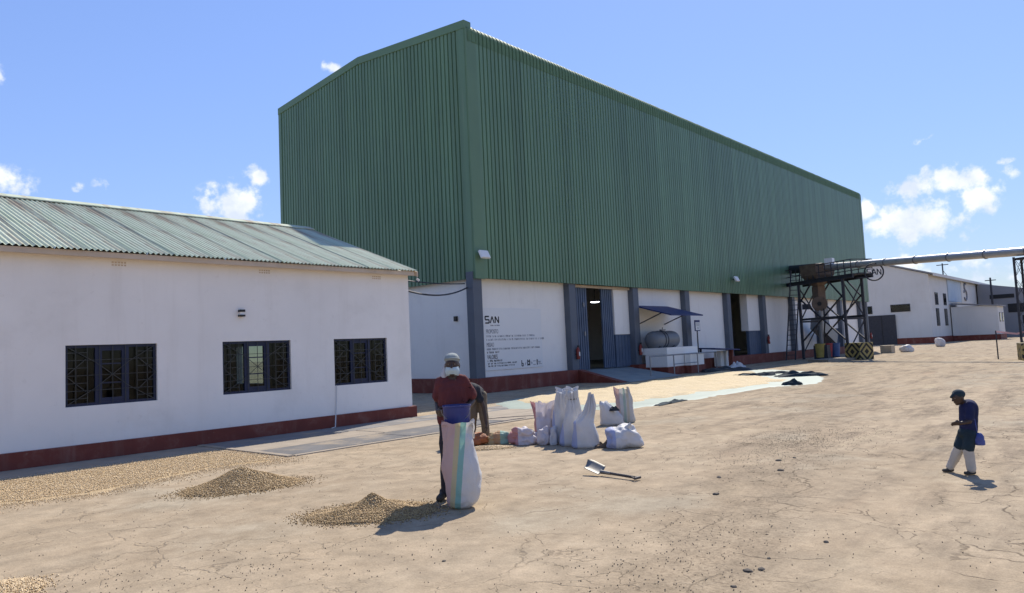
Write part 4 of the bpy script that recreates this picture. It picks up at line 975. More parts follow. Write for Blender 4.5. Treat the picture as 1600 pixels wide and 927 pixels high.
# stones
def stone(label, x, y, s, seed):
    bm = bmesh.new(); bmesh.ops.create_icosphere(bm, subdivisions=2, radius=1)
    for v in bm.verts:
        f = 1+.35*nz3(v.co.x+seed, v.co.y, v.co.z, 1.3); v.co = (v.co.x*s*1.4*f, v.co.y*s*f, max(-.2*s, v.co.z*s*.6*f))
    me = bpy.data.meshes.new('stone'); bm.to_mesh(me); bm.free(); me.materials.append(MATS['stone'])
    o = link('stone', me); o.location = (x, y, s*.15); o.rotation_euler = (0, 0, seed); tag(o, label, 'stone', 'dark stones on the yard'); return o
for i, (x, y, s) in enumerate([(5.07,2.24,.022),(4.98,2.30,.026),(5.35,2.3,.014),(4.62,2.24,.016),(6.0,2.1,.02),(8.9,3.6,.03),(8.15,4.05,.026),(9.6,3.9,.03),(9.9,3.8,.02),(7.25,3.65,.028),(4.35,1.65,.02),(4.4,2.0,.014),(9.2,1.0,.025),(3.95,4.35,.014)]):
    stone('small dark stone lying loose on the sandy yard', x, y, s, i*1.7)

# ================================================================== PEOPLE
def capsule(bm, a, b_, r0, r1, n=14):
    mb = MB(); a = Vector(a); b_ = Vector(b_); d = (b_-a).normalized(); L_ = (b_-a).length; pts = []; rr = []
    for k in range(5): t_ = -math.pi/2+k/5*math.pi/2; pts.append(a+d*r0*math.sin(t_)*.999); rr.append(max(.0006, r0*math.cos(t_)))
    for k in range(6): pts.append(a+d*L_*k/5); rr.append(r0+(r1-r0)*k/5)
    for k in range(1, 6): t_ = k/5*math.pi/2; pts.append(b_+d*r1*math.sin(t_)); rr.append(max(.0006, r1*math.cos(t_)))
    mb.tube(pts, rr, n); return mb
def blob(name, parts, mt, parent, voxel=.01, smooth=4, disp=0.0, seed=0.0, dscale=9):
    """fuse tapered limbs and ellipsoids into one continuous skin"""
    V = MB()
    for p in parts:
        if p[0] == 'c': q = capsule(None, *p[1:]); V.add(q.v, q.f)
        else:
            _, c, r = p[:3]; rot = Matrix.Identity(3) if len(p) < 4 else Matrix.Rotation(R(p[3]), 3, p[4]); q = MB().lathe([(max(.001, math.sin(math.pi*k/14)), -math.cos(math.pi*k/14)) for k in range(15)], n=20)
            V.add([tuple(Vector(c)+rot @ Vector((x*r[0], y*r[1], z*r[2]))) for x, y, z in q.v], q.f)
    o = V.build(name, mt); weld(o)
    md = o.modifiers.new('r', 'REMESH'); md.mode = 'VOXEL'; md.voxel_size = voxel
    if smooth: ms = o.modifiers.new('s', 'SMOOTH'); ms.iterations = smooth; ms.factor = .5
    bpy.context.view_layer.update()
    me = bpy.data.meshes.new_from_object(o.evaluated_get(bpy.context.evaluated_depsgraph_get())); bpy.data.objects.remove(o)
    if disp:
        nv = len(me.vertices); 
        for v in me.vertices:
            p = v.co; k = disp*fbm(p.x+seed, p.y, p.z*.6, dscale, 3); v.co = p+v.normal*k
    me.polygons.foreach_set('use_smooth', [True]*len(me.polygons)); me.materials.clear(); me.materials.append(MATS[mt])
    return link(name, me, parent)
def hand(base, fdir, palm_n, side, s=1.0, curl=.5):
    """palm and five fingers; fdir = finger direction, palm_n = palm normal (towards what is held), side = thumb side vector"""
    b_ = Vector(base); f = Vector(fdir).normalized(); n_ = Vector(palm_n).normalized(); sd = Vector(side).normalized(); P = []
    for k in (-1, 0, 1): P.append(('c', b_+sd*k*.024*s, b_+f*.075*s+sd*k*.026*s, .017*s, .015*s, 8))
    for k, ln in enumerate((.072, .082, .076, .060)):
        st_ = b_+f*.078*s+sd*(.034-.0225*k)*s; m1_ = st_+(f*(1-.35*curl)+n_*.6*curl).normalized()*ln*.5*s; m2_ = m1_+(f*(1-1.1*curl)+n_*1.2*curl).normalized()*ln*.5*s
        P += [('c', st_, m1_, .0105*s, .0095*s, 8), ('c', m1_, m2_, .0095*s, .008*s, 8)]
    t0 = b_+f*.02*s+sd*.03*s; t1 = t0+(sd*.8+f*.5+n_*.4).normalized()*.042*s; t2 = t1+(f*.8+n_*.7).normalized()*.034*s
    return P + [('c', t0, t1, .014*s, .012*s, 8), ('c', t1, t2, .012*s, .009*s, 8)]
def head(c, fwd_=(0,-1,0), s=1.0):
    c = Vector(c); f = Vector(fwd_).normalized(); rgt = f.cross(Vector((0,0,1))).normalized(); u = rgt.cross(f)
    ang = math.degrees(math.atan2(f.x, -f.y))
    P = [('e', c, (.076*s,.096*s,.108*s), ang, 'Z'), ('e', c+f*.022*s-u*.055*s, (.060*s,.072*s,.070*s), ang, 'Z'),
         ('c', c+f*.094*s+u*.012*s, c+f*.112*s-u*.022*s, .010*s, .016*s, 8), ('e', c+f*.088*s-u*.062*s, (.026*s,.012*s,.011*s), ang, 'Z'),
         ('e', c+f*.06*s-u*.105*s, (.030*s,.028*s,.020*s), ang, 'Z'), ('e', c+f*.085*s+u*.03*s, (.055*s,.014*s,.010*s), ang, 'Z')]
    for sd in (-1, 1): P.append(('e', c+rgt*sd*.079*s-u*.01*s-f*.005*s, (.011*s,.020*s,.032*s), ang, 'Z'))
    return P
def eyes(c, parent, fwd_=(0,-1,0), s=1.0):
    c = Vector(c); f = Vector(fwd_).normalized(); rgt = f.cross(Vector((0,0,1))).normalized(); u = rgt.cross(f)
    for sd in (-1, 1):
        e = MB().lathe([(max(.0005,.0095*s*math.sin(math.pi*k/8)), -.0095*s*math.cos(math.pi*k/8)) for k in range(9)], c+f*.081*s+rgt*sd*.031*s+u*.010*s, 12).build('eye', 'eye_white', parent, 80)
        MB().lathe([(max(.0005,.006*s*math.sin(math.pi*k/6)), -.006*s*math.cos(math.pi*k/6)) for k in range(7)], c+f*.0865*s+rgt*sd*.031*s+u*.010*s, 10).build('pupil', 'black_rubber', e, 80)

# --- person filling the striped sack (local: x right, y away, z up)
p1 = thing('person', 'standing person in maroon shirt, pale cap and face mask holding a blue bucket', 'person', (5.62,6.02,0), VROT, world=False)
hc = Vector((.065,-.04,1.50))
body = head(hc) + [('c',(.06,-.02,1.28),(.062,-.02,1.42),.058,.052), ('c',(.05,0,.95),(.055,.01,1.22),.09,.085), ('c',(.055,0,.9),(.05,0,.98),.10,.09)]
# right arm (image left) reaches back and in behind the bucket; left arm to the bucket rim
body += [('c',(-.075,.0,1.30),(-.125,.05,1.07),.043,.037), ('c',(-.125,.05,1.07),(-.10,-.15,.985),.036,.027)]
body += hand((-.10,-.155,.985),(.35,-.75,.0),(1,.2,.1),(0,-.2,1),1.0,.6)
body += [('c',(.195,.0,1.30),(.27,.04,1.08),.043,.037), ('c',(.27,.04,1.08),(.205,-.18,1.01),.036,.028)]
body += hand((.205,-.185,1.01),(-.3,-.6,-.35),(-1,.1,-.2),(-.3,-.3,1),1.05,.7)
for sx_, fx in ((-.03,-.055),(.13,.12)):
    body += [('c',(sx_,0,.86),(sx_,.0,.48),.08,.055), ('c',(sx_,.0,.48),(fx,.03,.09),.052,.036)]
bo_ = blob('body', body, 'skin_dark', p1, .0075, 3)
eyes(hc, p1)
blob('shirt', [('e',(.058,.0,1.275),(.182,.10,.098)), ('c',(.055,0,1.20),(.052,.0,.93),.135,.145), ('c',(.0,.0,1.2),(-.005,.0,.9),.115,.122), ('c',(.11,0,1.2),(.11,0,.9),.115,.122),
     ('c',(-.075,.0,1.318),(-.125,.025,1.150),.058,.066), ('c',(.195,.0,1.318),(.258,.02,1.160),.058,.066), ('c',(-.02,0,1.335),(.135,0,1.335),.055,.055)], 'shirt_maroon', p1, .0095, 3, .020, 3.3, 8)
blob('trousers', [('e',(.05,.0,.86),(.15,.12,.12)), ('c',(-.015,0,.84),(-.04,.0,.46),.098,.076), ('c',(-.04,.0,.46),(-.06,.03,.09),.076,.066), ('c',(.12,0,.84),(.13,.0,.46),.098,.076), ('c',(.13,.0,.46),(.12,.03,.09),.076,.066)], 'trousers_dark', p1, .012, 5, .01, 6.1)
for fx in (-.10, .12):
    blob('shoe', [('c',(fx,.05,.05),(fx-.03,-.10,.04),.045,.04), ('e',(fx,.05,.08),(.045,.055,.05))], 'shoe_dark', p1, .010, 3)
cp = blob('cap', [('e',hc+Vector((0,.014,.072)),(.084,.102,.066)), ('e',hc+Vector((0,.035,.045)),(.082,.088,.06))], 'cap_grey', p1, .008, 3, .004, 1.0, 14)
MB().tube([hc+Vector((.080*math.cos(a), .014+.100*math.sin(a), .060-.018*math.sin(a))) for a in [2*math.pi*i/24 for i in range(25)]], .010, 8).build('cap_band', 'cap_grey', cp, 70)
rows = []
for i in range(13):
    row = []; v = i/12
    for j in range(17):
        u = 2*j/16-1; a = u*R(82)
        w_ = .074+.008*math.cos(v*math.pi-math.pi/2); z = -.024-.088*v
        y_ = -(.098+.018*math.sin(min(1, v*1.3+.1)*math.pi)*(1-u*u)*1.0 - (.030 if v > .85 else 0))
        row.append(tuple(hc+Vector((w_*math.sin(a)*(1-.25*max(0, v-.6)), y_*math.cos(a)*.98, z+.02*abs(u)**2*(v-.4)*-1.0))))
    rows.append(row)
mk = MB().grid(rows).build('face_mask', 'mask_white', p1, 80)
for sd in (-1, 1):
    for zz_ in (.0, -.085): MB().tube([hc+Vector((sd*.078,-.02,zz_)), hc+Vector((sd*.088,.005,-.02))], .0025, 5).build('ear_loop', 'mask_white', mk)
blob('neck_cloth', [('c',hc+Vector((-.075,.05,.0)),hc+Vector((-.10,.03,-.12)),.03,.040), ('c',hc+Vector((-.10,.03,-.12)),hc+Vector((-.115,.0,-.19)),.034,.018)], 'cloth_white', p1, .008, 2, .012, 4.0, 16)
rows = []
# bucket
bu = thing('bucket', 'blue plastic bucket held over the striped sack', 'bucket', (5.465,5.725,.835), VROT, world=False)
bx_ = .0
prof_ = [(.001,.0),(.133,.0),(.139,.01),(.150,.215),(.157,.222),(.157,.236),(.147,.236),(.132,.02),(.001,.02)]
MB().lathe(prof_, (0,0,.0), 32).build('shell', 'bucket_blue', bu, 35)
MB().tube([(.155*math.cos(a), .155*math.sin(a)*.3-.14, .20-.13*math.sin(a)) for a in [math.pi*i/12 for i in range(13)]], .004, 6).build('handle', 'galvanised', bu, 60)

# --- person bending over the brown sack, mostly behind the first
p2 = thing('person', 'bending person in olive trousers reaching down to the brown sack', 'person', (9.53,9.41,0), VROT, world=False)
sh = Vector((-.12,-.36,.93)); pe = Vector((-.03,.02,.86)); h2 = Vector((-.22,-.56,.90))
body = head(h2, (-.3,-.8,-.55)) + [('c',pe,sh,.12,.14), ('c',sh,h2+Vector((.03,.06,0)),.058,.052)]
body += [('c',(.03,-.36,.93),(.115,-.36,.62),.046,.040), ('c',(.115,-.36,.62),(.155,-.40,.34),.038,.028)]
body += hand((.155,-.40,.34),(.1,-.1,-1),(-.6,0,-.2),(0,-1,0),1.0,.5)
body += [('c',(-.27,-.36,.92),(-.30,-.42,.62),.046,.040), ('c',(-.30,-.42,.62),(-.24,-.42,.36),.038,.028)]
body += hand((-.24,-.42,.36),(.1,-.1,-1),(.6,0,-.2),(0,-1,0),1.0,.5)
for sx_, fx in ((-.12,-.16),(.07,.12)): body += [('c',(sx_,0,.82),(sx_+.03,-.04,.46),.08,.055), ('c',(sx_+.03,-.04,.46),(fx,.03,.09),.052,.036)]
blob('body', body, 'skin_dark', p2, .008, 3); eyes(h2, p2, (-.3,-.8,-.55))
blob('shirt', [('c',pe+Vector((0,-.05,.02)),sh,.145,.165), ('c',(.0,-.36,.95),(.06,-.37,.78),.075,.07), ('c',(-.24,-.36,.95),(-.28,-.39,.78),.075,.07), ('c',(-.24,-.36,.96),(.0,-.36,.96),.08,.08)], 'trousers_dark', p2, .012, 5, .012, 9.3)
blob('trousers', [('e',(-.03,.03,.84),(.17,.14,.13)), ('c',(-.12,0,.82),(-.10,-.04,.46),.10,.085), ('c',(-.10,-.04,.46),(-.16,.03,.07),.082,.07), ('c',(.07,0,.82),(.10,-.04,.46),.10,.085), ('c',(.10,-.04,.46),(.12,.03,.07),.082,.07)], 'trousers_olive', p2, .012, 5, .012, 4.2)
for fx in (-.16, .12): blob('shoe', [('c',(fx,.05,.05),(fx-.01,-.11,.04),.045,.04)], 'shoe_dark', p2, .012, 2)
blob('cap', [('e',h2+Vector((.02,.04,.05)),(.09,.10,.08))], 'cap_grey', p2, .01, 2)

# --- small stooping person at the right, walking to the left
p3 = thing('person', 'small stooping person in navy clothes walking left at the right edge', 'person', (9.58,1.72,0), VROT, world=False)
s3 = .62; h3 = Vector((-.055,-.02,.875))
body = head(h3, (-1,-.15,-.35), .70) + [('c',(.055,.0,.78),(-.02,-.01,.83),.036,.034), ('c',(.04,0,.46),(.06,0,.74),.07,.08)]
body += [('c',(.04,-.07,.74),(.00,-.10,.60),.032,.027), ('c',(.00,-.10,.60),(-.105,-.10,.585),.026,.020)] + hand((-.105,-.10,.585),(-1,0,.05),(0,.6,-.6),(0,-.3,1),.62,.4)
body += [('c',(.08,.07,.74),(.09,.09,.58),.032,.027), ('c',(.09,.09,.58),(.07,.07,.45),.026,.020)] + hand((.07,.07,.45),(-.2,0,-1),(-.6,0,-.2),(-.3,-1,0),.62,.4)
body += [('c',(.03,-.045,.44),(-.01,-.05,.24),.058,.042), ('c',(-.01,-.05,.24),(.01,-.05,.05),.040,.026), ('c',(.03,.05,.44),(-.05,.06,.25),.058,.042), ('c',(-.05,.06,.25),(-.11,.16,.05),.040,.026)]
blob('body', body, 'skin_dark', p3, .0065, 3); eyes(h3, p3, (-1,-.15,-.35), .70)
blob('shirt', [('c',(.045,0,.50),(.065,0,.74),.092,.10), ('c',(.045,-.06,.76),(.015,-.09,.64),.05,.045), ('c',(.08,.06,.76),(.088,.085,.64),.05,.045), ('c',(.055,-.06,.78),(.065,.06,.78),.05,.05)], 'navy_cloth', p3, .009, 5, .01, 2.0)
blob('shorts', [('e',(.03,0,.46),(.10,.105,.09)), ('c',(.03,-.045,.44),(-.005,-.05,.30),.072,.065), ('c',(.03,.05,.44),(-.035,.058,.31),.072,.065)], 'navy_green', p3, .009, 5, .008, 7)
blob('trousers', [('c',(-.01,-.05,.29),(.01,-.05,.07),.058,.048), ('c',(-.04,.058,.29),(-.105,.15,.07),.058,.046)], 'pale_cloth', p3, .009, 4, .008, 5)
for c_ in ((.0,-.05,.028), (-.12,.16,.028)): blob('shoe', [('c',Vector(c_)+Vector((.03,0,.0)),Vector(c_)+Vector((-.06,0,-.004)),.026,.022)], 'shoe_dark', p3, .008, 2)
blob('cap', [('e',h3+Vector((.012,0,.03)),(.068,.066,.055)), ('c',h3+Vector((-.05,-.01,.028)),h3+Vector((-.085,-.012,.0)),.02,.014)], 'navy_green', p3, .008, 2)
bg3 = lump('small blue bag hanging at the side of the stooping person', (9.58,1.72,0), .06, .05, .075, 'bag_blue', 5.5, name='shoulder_bag', cat='bag', group='bags')
bg3.location = (9.58+.10*math.cos(VROT)+.09*math.sin(VROT), 1.72+.10*math.sin(VROT)-.09*math.cos(VROT), .33)
del bg3['group']
MB().tube([(-.0,.02,.10),(-.03,.0,.28),(-.05,.03,.46)], .006, 6).build('strap', 'bag_blue', bg3, 60)

# ================================================================== GANTRY AND DUCT
U = Vector((-.526,-.851,0)); Wd = Vector((.851,-.526,0)); G0 = Vector((52.45,19.44,0))
def gp(s, w, z): q = G0+U*s+Wd*w; return Vector((q.x, q.y, z))
gan = thing('pipe_gantry', 'dark steel gantry with railed platform under the duct at the green warehouse', 'gantry', tuple(gp(4,0,0)))
PH = 5.2
for s in (1.7, 5.95):
    for w in (-.75, .75): MB().bar(gp(s, w, 0), gp(s, w, PH), .16).build('leg', 'dark_steel', gan)
for w in (-.75, .75):
    for (a, z0, b_, z1) in ((1.7,1.2,5.95,4.2),(1.7,4.2,5.95,1.2),(1.7,3.9,3.0,PH),(5.95,3.9,4.6,PH)): MB().bar(gp(a, w, z0), gp(b_, w, z1), .08).build('brace', 'dark_steel', gan)
    MB().bar(gp(1.7, w, 2.75), gp(5.95, w, 2.75), .14).build('crossbeam', 'dark_steel', gan)
    MB().bar(gp(.3, w, PH+.06), gp(6.9, w, PH+.06), .12, .22).build('beam', 'dark_steel', gan)
for s in (1.7, 5.95):
    MB().bar(gp(s, -.75, 2.6), gp(s, .75, 2.6), .12).build('crossbeam', 'dark_steel', gan)
    for z0, z1 in ((2.7, PH-.2), (PH-.2, 2.7), (.4, 2.5)): MB().bar(gp(s, -.75, z0), gp(s, .75, z1), .06).build('brace', 'dark_steel', gan)
mbd = MB(); q = [gp(.3,-.85,PH+.17), gp(6.9,-.85,PH+.17), gp(6.9,.85,PH+.17), gp(.3,.85,PH+.17)]
mbd.hexa(q+[p+Vector((0,0,.05)) for p in q]); mbd.build('deck', 'dark_steel', gan)
for w in (-.82, .82):
    for z in (.6, 1.12): MB().bar(gp(.4, w, PH+z), gp(6.85, w, PH+z), .05).build('rail', 'dark_steel', gan)
    for i in range(12):
        s = .4+i*.585; MB().bar(gp(s, w, PH+.2), gp(s, w, PH+1.12), .045).build('rail_post', 'dark_steel', gan)
for z in (.6, 1.12): MB().bar(gp(6.85, -.82, PH+z), gp(6.85, .82, PH+z), .05).build('rail', 'dark_steel', gan)
# ladder
ld = thing('ladder', 'tall dark steel ladder leaning up to the gantry platform', 'ladder', (51.2, 18.4, 0))
la0, lb0 = Vector((50.6,18.62,0)), Vector((50.6,18.62,0))
e1 = Vector((.62,-.45,0)).normalized()
LA, LB = Vector((49.85,18.9,0)), gp(1.75,-.95,PH+1.0)
for s in (-.35, .35): MB().bar(LA+e1*s, LB+e1*s, .07).build('stile', 'dark_steel', ld)
for i in range(1, 18): u = i/18; q = LA+(LB-LA)*u; MB().bar(q-e1*.35, q+e1*.35, .045).build('rung', 'dark_steel', ld)
# hopper, blower and down pipe
hp = thing('hopper', 'dark feed hopper with brown round blower under the gantry platform', 'hopper', tuple(gp(2.9,-.1,0)))
def fr(s, w, z, a): return [gp(s-a, w-a, z), gp(s+a, w-a, z), gp(s+a, w+a, z), gp(s-a, w+a, z)]
MB().hexa(fr(2.9,-.1,PH+.5,.75)+fr(2.9,-.1,PH+1.25,.8)).build('bin', 'rusty_brown', hp); MB().hexa(fr(2.9,-.1,PH-.25,.25)+fr(2.9,-.1,PH+.498,.75)).build('funnel', 'rusty_brown', hp)
MB().hexa(fr(2.9,-.1,PH-1.2,.3)+fr(2.9,-.1,PH-.252,.3)).build('chute', 'rusty_brown', hp)
bc = gp(3.0,-.2,3.75); ax = (Vector((-bc.x,-bc.y,0))).normalized()
MB().tube([bc-ax*.3, bc-ax*.28, bc+ax*.28, bc+ax*.3], [.45,.5,.5,.45], 24).build('blower', 'rusty_brown', hp, 40)
MB().tube([bc+ax*.301, bc+ax*.34], .14, 16).build('inlet', 'black_rubber', hp, 40)
MB().box(bc.x-1.2,bc.x-.75,bc.y+.35,bc.y+.75,3.4,3.75).build('motor', 'dark_steel', hp)
MB().tube([gp(3.1,-.3,3.3), gp(3.1,-.3,.9)], .16, 14).build('down_pipe', 'galvanised', hp, 50)
MB().tube([gp(3.5,-.3,3.4), gp(3.6,-.35,2.6), gp(3.4,-.35,1.6), gp(3.4,-.35,.8)], .05, 8).build('hose', 'black_rubber', hp, 60)
MB().box(*sum(([gp(3.1,-.3,0)[i]-.45, gp(3.1,-.3,0)[i]+.45] for i in (0, 1)), []), 0, .95).build('base', 'dark_steel', hp)
# overhead duct
T0, T1 = Vector((52.45,19.44,6.45)), Vector((42.0,2.53,5.13))
dt = thing('overhead_duct', 'shiny steel overhead duct running from the warehouse to the lattice tower', 'duct', (45,11,5.8))
na = 9; P_ = [T0+(T1-T0)*(i/na) for i in range(na+1)]
MB().tube([T0+(T1-T0)*.0, T0+(T1-T0)*.17], .30, 20).build('pipe_section', 'dark_steel', dt, 50)
for i in range(1, na):
    a, b_ = (P_[i] if i > 1 else T0+(T1-T0)*.17), P_[i+1]
    MB().tube([a, b_], .215, 24).build('pipe_section', 'duct_steel', dt, 50)
    d_ = (b_-a).normalized(); MB().tube([b_-d_*.03, b_+d_*.03], .25, 24).build('flange', 'galvanised', dt, 50)
MB().box(49.9,50.4,15.7,16.2,6.3,6.72).build('coupling', 'lamp_white', dt)
# SAN ring sign at the platform end
rs = thing('ring_sign', 'round open wire sign with letters SAN at the platform end', 'sign', tuple(gp(8.15,-.3,PH)))
rc0 = gp(8.15,-.3,5.35); vx = Vector((math.sin(.28),-math.cos(.28),0)); vz = Vector((0,0,1))
MB().tube([rc0+vx*.52*math.cos(a)+vz*.52*math.sin(a) for a in [2*math.pi*i/36 for i in range(37)]], .045, 8).build('ring', 'dark_steel', rs, 60)
def st2(lines, nm):
    mb = MB()
    for ln in lines:
        for a, b_ in zip(ln, ln[1:]): mb.tube([rc0+vx*a[0]+vz*a[1], rc0+vx*b_[0]+vz*b_[1]], .03, 6)
    mb.build(nm, 'dark_steel', rs, 60)
st2([[(-.16,.2),(-.36,.2),(-.38,.03),(-.18,.0),(-.18,-.17),(-.38,-.17)]], 'letter'); st2([[(-.12,-.18),(-.0,.2),(.12,-.18)],[(-.07,-.05),(.07,-.05)]], 'letter'); st2([[(.18,-.18),(.18,.18),(.38,-.2),(.38,.14)]], 'letter')
MB().bar(rc0-vx*.52, rc0-vx*1.0, .06).build('arm', 'dark_steel', rs); MB().bar(rc0-vx*.45+vz*(-.3), rc0-vx*1.0+vz*(-.3), .05).build('arm', 'dark_steel', rs)
# hazard blocks
def hblock(c, sx_, sy_, sz_, rz, label):
    mb = MB().box(-sx_,sx_,-sy_,sy_,0,sz_); o = mb.build('hazard_block', 'hazard_paint'); o.location = c; o.rotation_euler = (0,0,rz)
    bevel(o, .02); tag(o, label, 'block', 'painted concrete foot blocks'); return o
gb = gp(7.3,.0,0)
hblock((48.3,14.0,0), .6, .55, 1.05, R(62), 'yellow and black striped concrete block at the gantry foot')
hblock((42.3,4.45,0), .8, .55, .82, R(14), 'yellow and black striped block under the lattice tower')
# bins, crates, leaning sheet under the gantry
for i, (x, y, mt, lb) in enumerate(((50.2,17.0,'bin_yellow','yellow bin under the gantry'), (50.9,16.75,'bin_red','dark red bin under the gantry'), (51.5,16.45,'bin_blue','blue bin under the gantry'))):
    b_ = thing('bin', lb, 'bin', (x, y, 0), group='coloured bins under the gantry')
    MB().lathe([(.001,.12),(.26,.12),(.33,1.0),(.35,1.0),(.35,1.05),(.31,1.05),(.25,.2),(.001,.2)], (x,y,0), 20).build('tub', mt, b_, 40)
    MB().lathe([(.27,0),(.30,.0),(.30,.13),(.27,.13)], (x,y,0), 20).build('foot', 'dark_steel', b_, 40)
ls = thing('leaning_sheet', 'grey metal sheet leaning at the third doorway behind the gantry', 'sheet', (56,18.6,0))
MB().hexa([(54.6,18.2,2.0),(57.5,18.2,.9),(57.5,19.1,1.0),(54.6,19.1,2.1),(54.9,18.2,2.75),(57.9,18.2,1.6),(57.9,19.1,1.7),(54.9,19.1,2.85)]).build('sheet', 'tank_grey', ls)
MB().bar((55.2,18.6,0),(55.2,18.6,2.2),.08).build('prop', 'dark_steel', ls); MB().bar((57.3,18.6,0),(57.3,18.6,1.2),.08).build('prop', 'dark_steel', ls)
pl = thing('low_pallet', 'low pale slab on the ground before the gantry feet', 'slab', (46.9,15.0,0))
MB().hexa([(44.9,14.8,0),(48.0,14.0,0),(48.8,15.4,0),(45.5,16.2,0),(44.9,14.8,.14),(48.0,14.0,.14),(48.8,15.4,.14),(45.5,16.2,.14)]).build('slab', 'concrete_pale', pl)
# crates and white bag past the block
tag(bevel(MB().box(60.5,61.5,15.2,16.0,0,.6).build('crate', 'wood_pale'), .02), 'pale crate on the ground behind the gantry block', 'crate')
lump('white bag lying behind the pale crate', (62.5,14.6,0), .5, .4, .34, 'sack_white', 7.1, name='white_bag', cat='bag', group=None)
lump('pale bundle standing before the far barn', (78,15.4,0), .45, .4, .5, 'cloth_white', 2.2, name='bundle', cat='bundle', group=None)

# lattice tower at the right edge
tw = thing('lattice_tower', 'tall thin lattice tower carrying the duct at the right edge', 'tower', (43.3,4.6,0))
TA, TB = Vector((39.1,4.72,0)), Vector((38.3,4.02,0)); tz_ = 5.05
tp = [Vector((43.3,5.0,0)), Vector((42.9,4.42,0)), Vector((43.8,4.75,0)), Vector((43.4,4.15,0))]
for q in tp: MB().bar(q, q+Vector((0,0,tz_)), .10).build('leg', 'dark_steel', tw)
for a, b_ in ((0,1),(2,3),(0,2),(1,3)):
    for k in range(5):
        z0, z1 = k*1.0+.05, (k+1)*1.0
        MB().bar(tp[a]+Vector((0,0,z0)), tp[b_]+Vector((0,0,z1)), .016).build('lacing', 'dark_steel', tw); MB().bar(tp[b_]+Vector((0,0,z0)), tp[a]+Vector((0,0,z1)), .016).build('lacing', 'dark_steel', tw)
MB().bar((tp[0]+tp[2])/2+Vector((0,0,tz_-.1)), (tp[1]+tp[3])/2+Vector((0,0,tz_-.1)), .5, .1).build('cradle', 'dark_steel', tw)
tpz = 1.45; pts = [(43.8,6.1,1.4),(43.5,5.2,1.25),(43.1,4.4,1.45),(41.5,2.6,1.5)]
mb = MB()
for a, b_ in zip(pts, pts[1:]): mb.bar(a, b_, .01, .09)
tag(mb.build('barrier_tape', 'tape_red_white'), 'red and white barrier tape tied across the lattice tower', 'tape')
tag(MB().tube([(43.8,6.1,0),(43.8,6.1,1.45)], .03, 8).build('tape_post', 'dark_steel', None, 60), 'thin dark post holding the barrier tape left of the tower', 'post')

# ================================================================== FAR BUILDINGS
ba = thing('far_barn', 'white barn with low gable and grey double door in the distance', 'barn', (100,24,0))
BX, BY, BEH = 100.0, 20.35, 8.5
ridgeY, ridgeZ = 31.0, 12.0
weld(MB().add([(BX,BY,0),(BX,41.6,0),(BX,41.6,BEH),(BX,ridgeY,ridgeZ),(BX,BY,BEH)], [(0,1,2,3,4)]).build('gable', 'barn_white', ba))
weld(MB().add([(BX,BY,0),(BX+60,BY,0),(BX+60,BY,BEH),(BX,BY,BEH),(BX+60,41.6,0),(BX+60,41.6,BEH),(BX,41.6,0),(BX,41.6,BEH)], [(0,1,2,3),(1,4,5,2),(4,6,7,5)]).build('wall', 'barn_white', ba))
for f in (lambda y: y, lambda y: 2*ridgeY-y):
    MB().hexa([(BX-.3,f(BY-.5),BEH-.1),(BX+60,f(BY-.5),BEH-.1),(BX+60,f(ridgeY),ridgeZ+.05),(BX-.3,f(ridgeY),ridgeZ+.05),(BX-.3,f(BY-.5),BEH+.1),(BX+60,f(BY-.5),BEH+.1),(BX+60,f(ridgeY),ridgeZ+.25),(BX-.3,f(ridgeY),ridgeZ+.25)]).build('roof', 'shed_grey', ba)
MB().box(BX-.05,BX+60,BY-.62,BY-.501,BEH-.25,BEH+.1).build('gutter', 'barn_white', ba)
MB().box(BX-.12,BX-.001,BY-.12,29,0,.75).build('plinth', 'red_plinth', ba); MB().box(BX,BX+60,BY-.12,BY-.001,0,.75).build('plinth', 'red_plinth', ba)
dd_ = MB().box(BX-.2,BX-.121,24.35,27.6,0,3.75).build('door', 'dark_steel', ba); MB().box(BX-.23,BX-.201,25.93,25.98,.05,3.7).build('door_joint', 'black_rubber', dd_)
def fwin(x, ya, yb, za, zb, xs=True):
    w_ = MB().box(x-.06, x-.002, ya, yb, za, zb).build('window', 'dark_steel', ba)
    MB().box(x-.075, x-.061, ya+.08, yb-.08, za+.08, zb-.08).build('pane', 'glass', w_)
fwin(BX, 22.6, 24.85, 4.05, 5.0); fwin(BX, 27.0, 27.6, 4.0, 5.0)
for xa in (102.6, 107.4):
    for za, zb in ((2.1, 4.3), (4.75, 6.3)):
        w_ = MB().box(xa, xa+1.6, BY-.06, BY-.002, za, zb).build('window', 'dark_steel', ba); MB().box(xa+.1, xa+1.5, BY-.075, BY-.061, za+.1, zb-.1).build('pane', 'glass', w_)
# blue and white upper panels on the long side, with a round emblem stroke
for k in range(4): MB().box(110.3+2.15*k, 110.3+2.15*k+2.1, BY-.1, BY-.002, 5.3, BEH-.3).build('panel', 'pale_blue_sheet', ba)
for k in range(3): MB().box(119.2+3.2*k, 119.2+3.2*k+3.1, BY-.1, BY-.002, 5.2, BEH-.3).build('panel', 'barn_white', ba)
MB().tube([(121.5+1.0*math.cos(a), BY-.16, 6.4+.75*math.sin(a)) for a in [R(d) for d in range(-150, 151, 20)]], .12, 6).build('emblem', 'print_grey', ba, 60)
MB().tube([(121.9+.9*math.cos(a), BY-.16, 7.6+.5*math.sin(a)) for a in [R(d) for d in range(60, 261, 20)]], .12, 6).build('emblem', 'print_grey', ba, 60)
an = thing('far_annex', 'low white flat roofed annex attached before the distant barn', 'building', (115,17,0))
ax0, ax1, ay0 = 110.8, 115.5, 15.0
bevel(MB().box(ax0, ax1, ay0, BY-.13, .0, 4.5).build('wall', 'barn_white', an), .02); MB().box(ax0-.1, ax1+.1, ay0-.1, BY-.13, 0.0, .7).build('plinth', 'red_plinth', an)
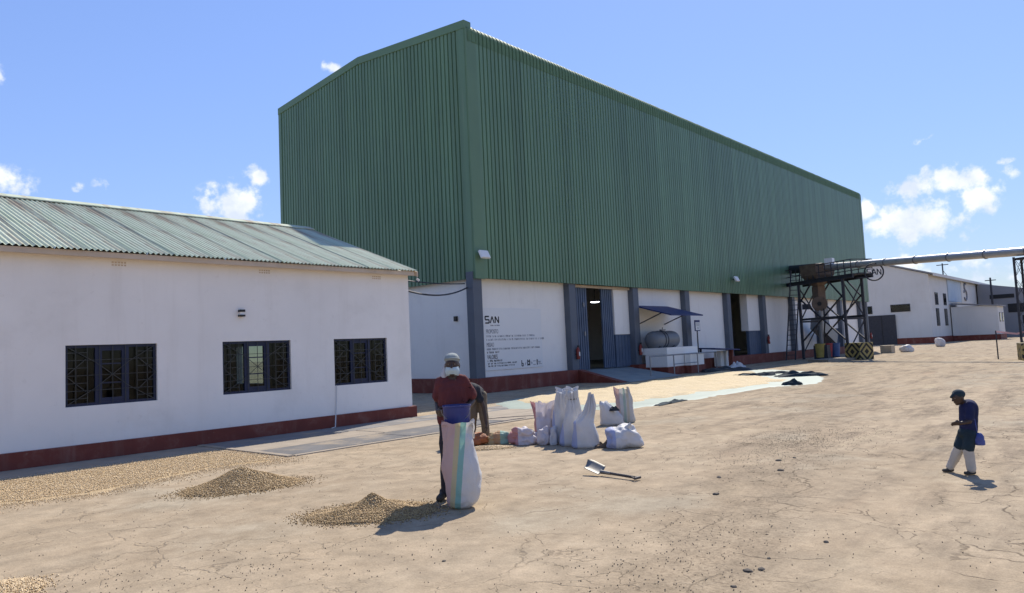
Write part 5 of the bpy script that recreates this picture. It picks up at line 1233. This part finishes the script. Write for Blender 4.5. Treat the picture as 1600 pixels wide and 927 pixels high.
MB().hexa([(ax0-.3,ay0-.3,4.3),(ax1+.3,ay0-.3,4.3),(ax1+.3,BY-.2,4.9),(ax0-.3,BY-.2,4.9),(ax0-.3,ay0-.3,4.45),(ax1+.3,ay0-.3,4.45),(ax1+.3,BY-.2,5.05),(ax0-.3,BY-.2,5.05)]).build('roof', 'shed_grey', an)
for xa in (111.6, 113.8): 
    w_ = MB().box(xa, xa+.8, ay0-.05, ay0-.002, 2.3, 3.5).build('window', 'dark_steel', an); MB().box(xa+.08, xa+.72, ay0-.065, ay0-.051, 2.4, 3.4).build('pane', 'glass', w_)
sd_ = thing('far_shed', 'grey shed with dark slots far behind the white annex', 'shed', (150,14,0))
weld(MB().add([(131,13.0,0),(131,BY-.2,0),(131,BY-.2,8.4),(131,13.0,7.0),(190,13.0,0),(190,13.0,7.0),(190,BY-.2,8.4)], [(0,1,2,3),(0,4,5,3),(3,5,6,2)]).build('wall', 'shed_grey', sd_))
MB().box(130.7,190,12.5,12.9,6.8,7.0).build('gutter', 'barn_white', sd_)
MB().box(130.94,130.99,15.5,18.6,5.9,6.5).build('window', 'black_rubber', sd_); MB().box(130.94,130.99,13.4,16.4,3.7,5.0).build('window', 'black_rubber', sd_)
for y in (14.0,): MB().box(130.94,130.99,y,y+.7,2.0,3.2).build('window', 'black_rubber', sd_)
mst = thing('roof_mast', 'thin mast with crossbar on the distant barn roof', 'mast', (109,20.6,8.7))
MB().bar((110,20.6,BEH),(110,20.6,BEH+1.9),.14).build('mast', 'dark_steel', mst); MB().bar((110,19.9,BEH+1.7),(110,21.3,BEH+1.7),.1).build('crossbar', 'dark_steel', mst)
MB().bar((110,20.6,BEH+1.0),(115,20.9,BEH+.2),.05).build('stay', 'dark_steel', mst)
up_ = thing('utility_pole', 'dark utility pole standing before the grey distant shed', 'pole', (128,18.2,0))
MB().tube([(128,17.9,0),(128,17.9,9.0)], [.18,.12], 8).build('pole', 'dark_steel', up_, 60); MB().bar((128,17.2,8.6),(128,18.6,8.6),.12).build('crossarm', 'dark_steel', up_)

for e in WORLD_EMPTIES:
    if '_w' in e: del e['_w']
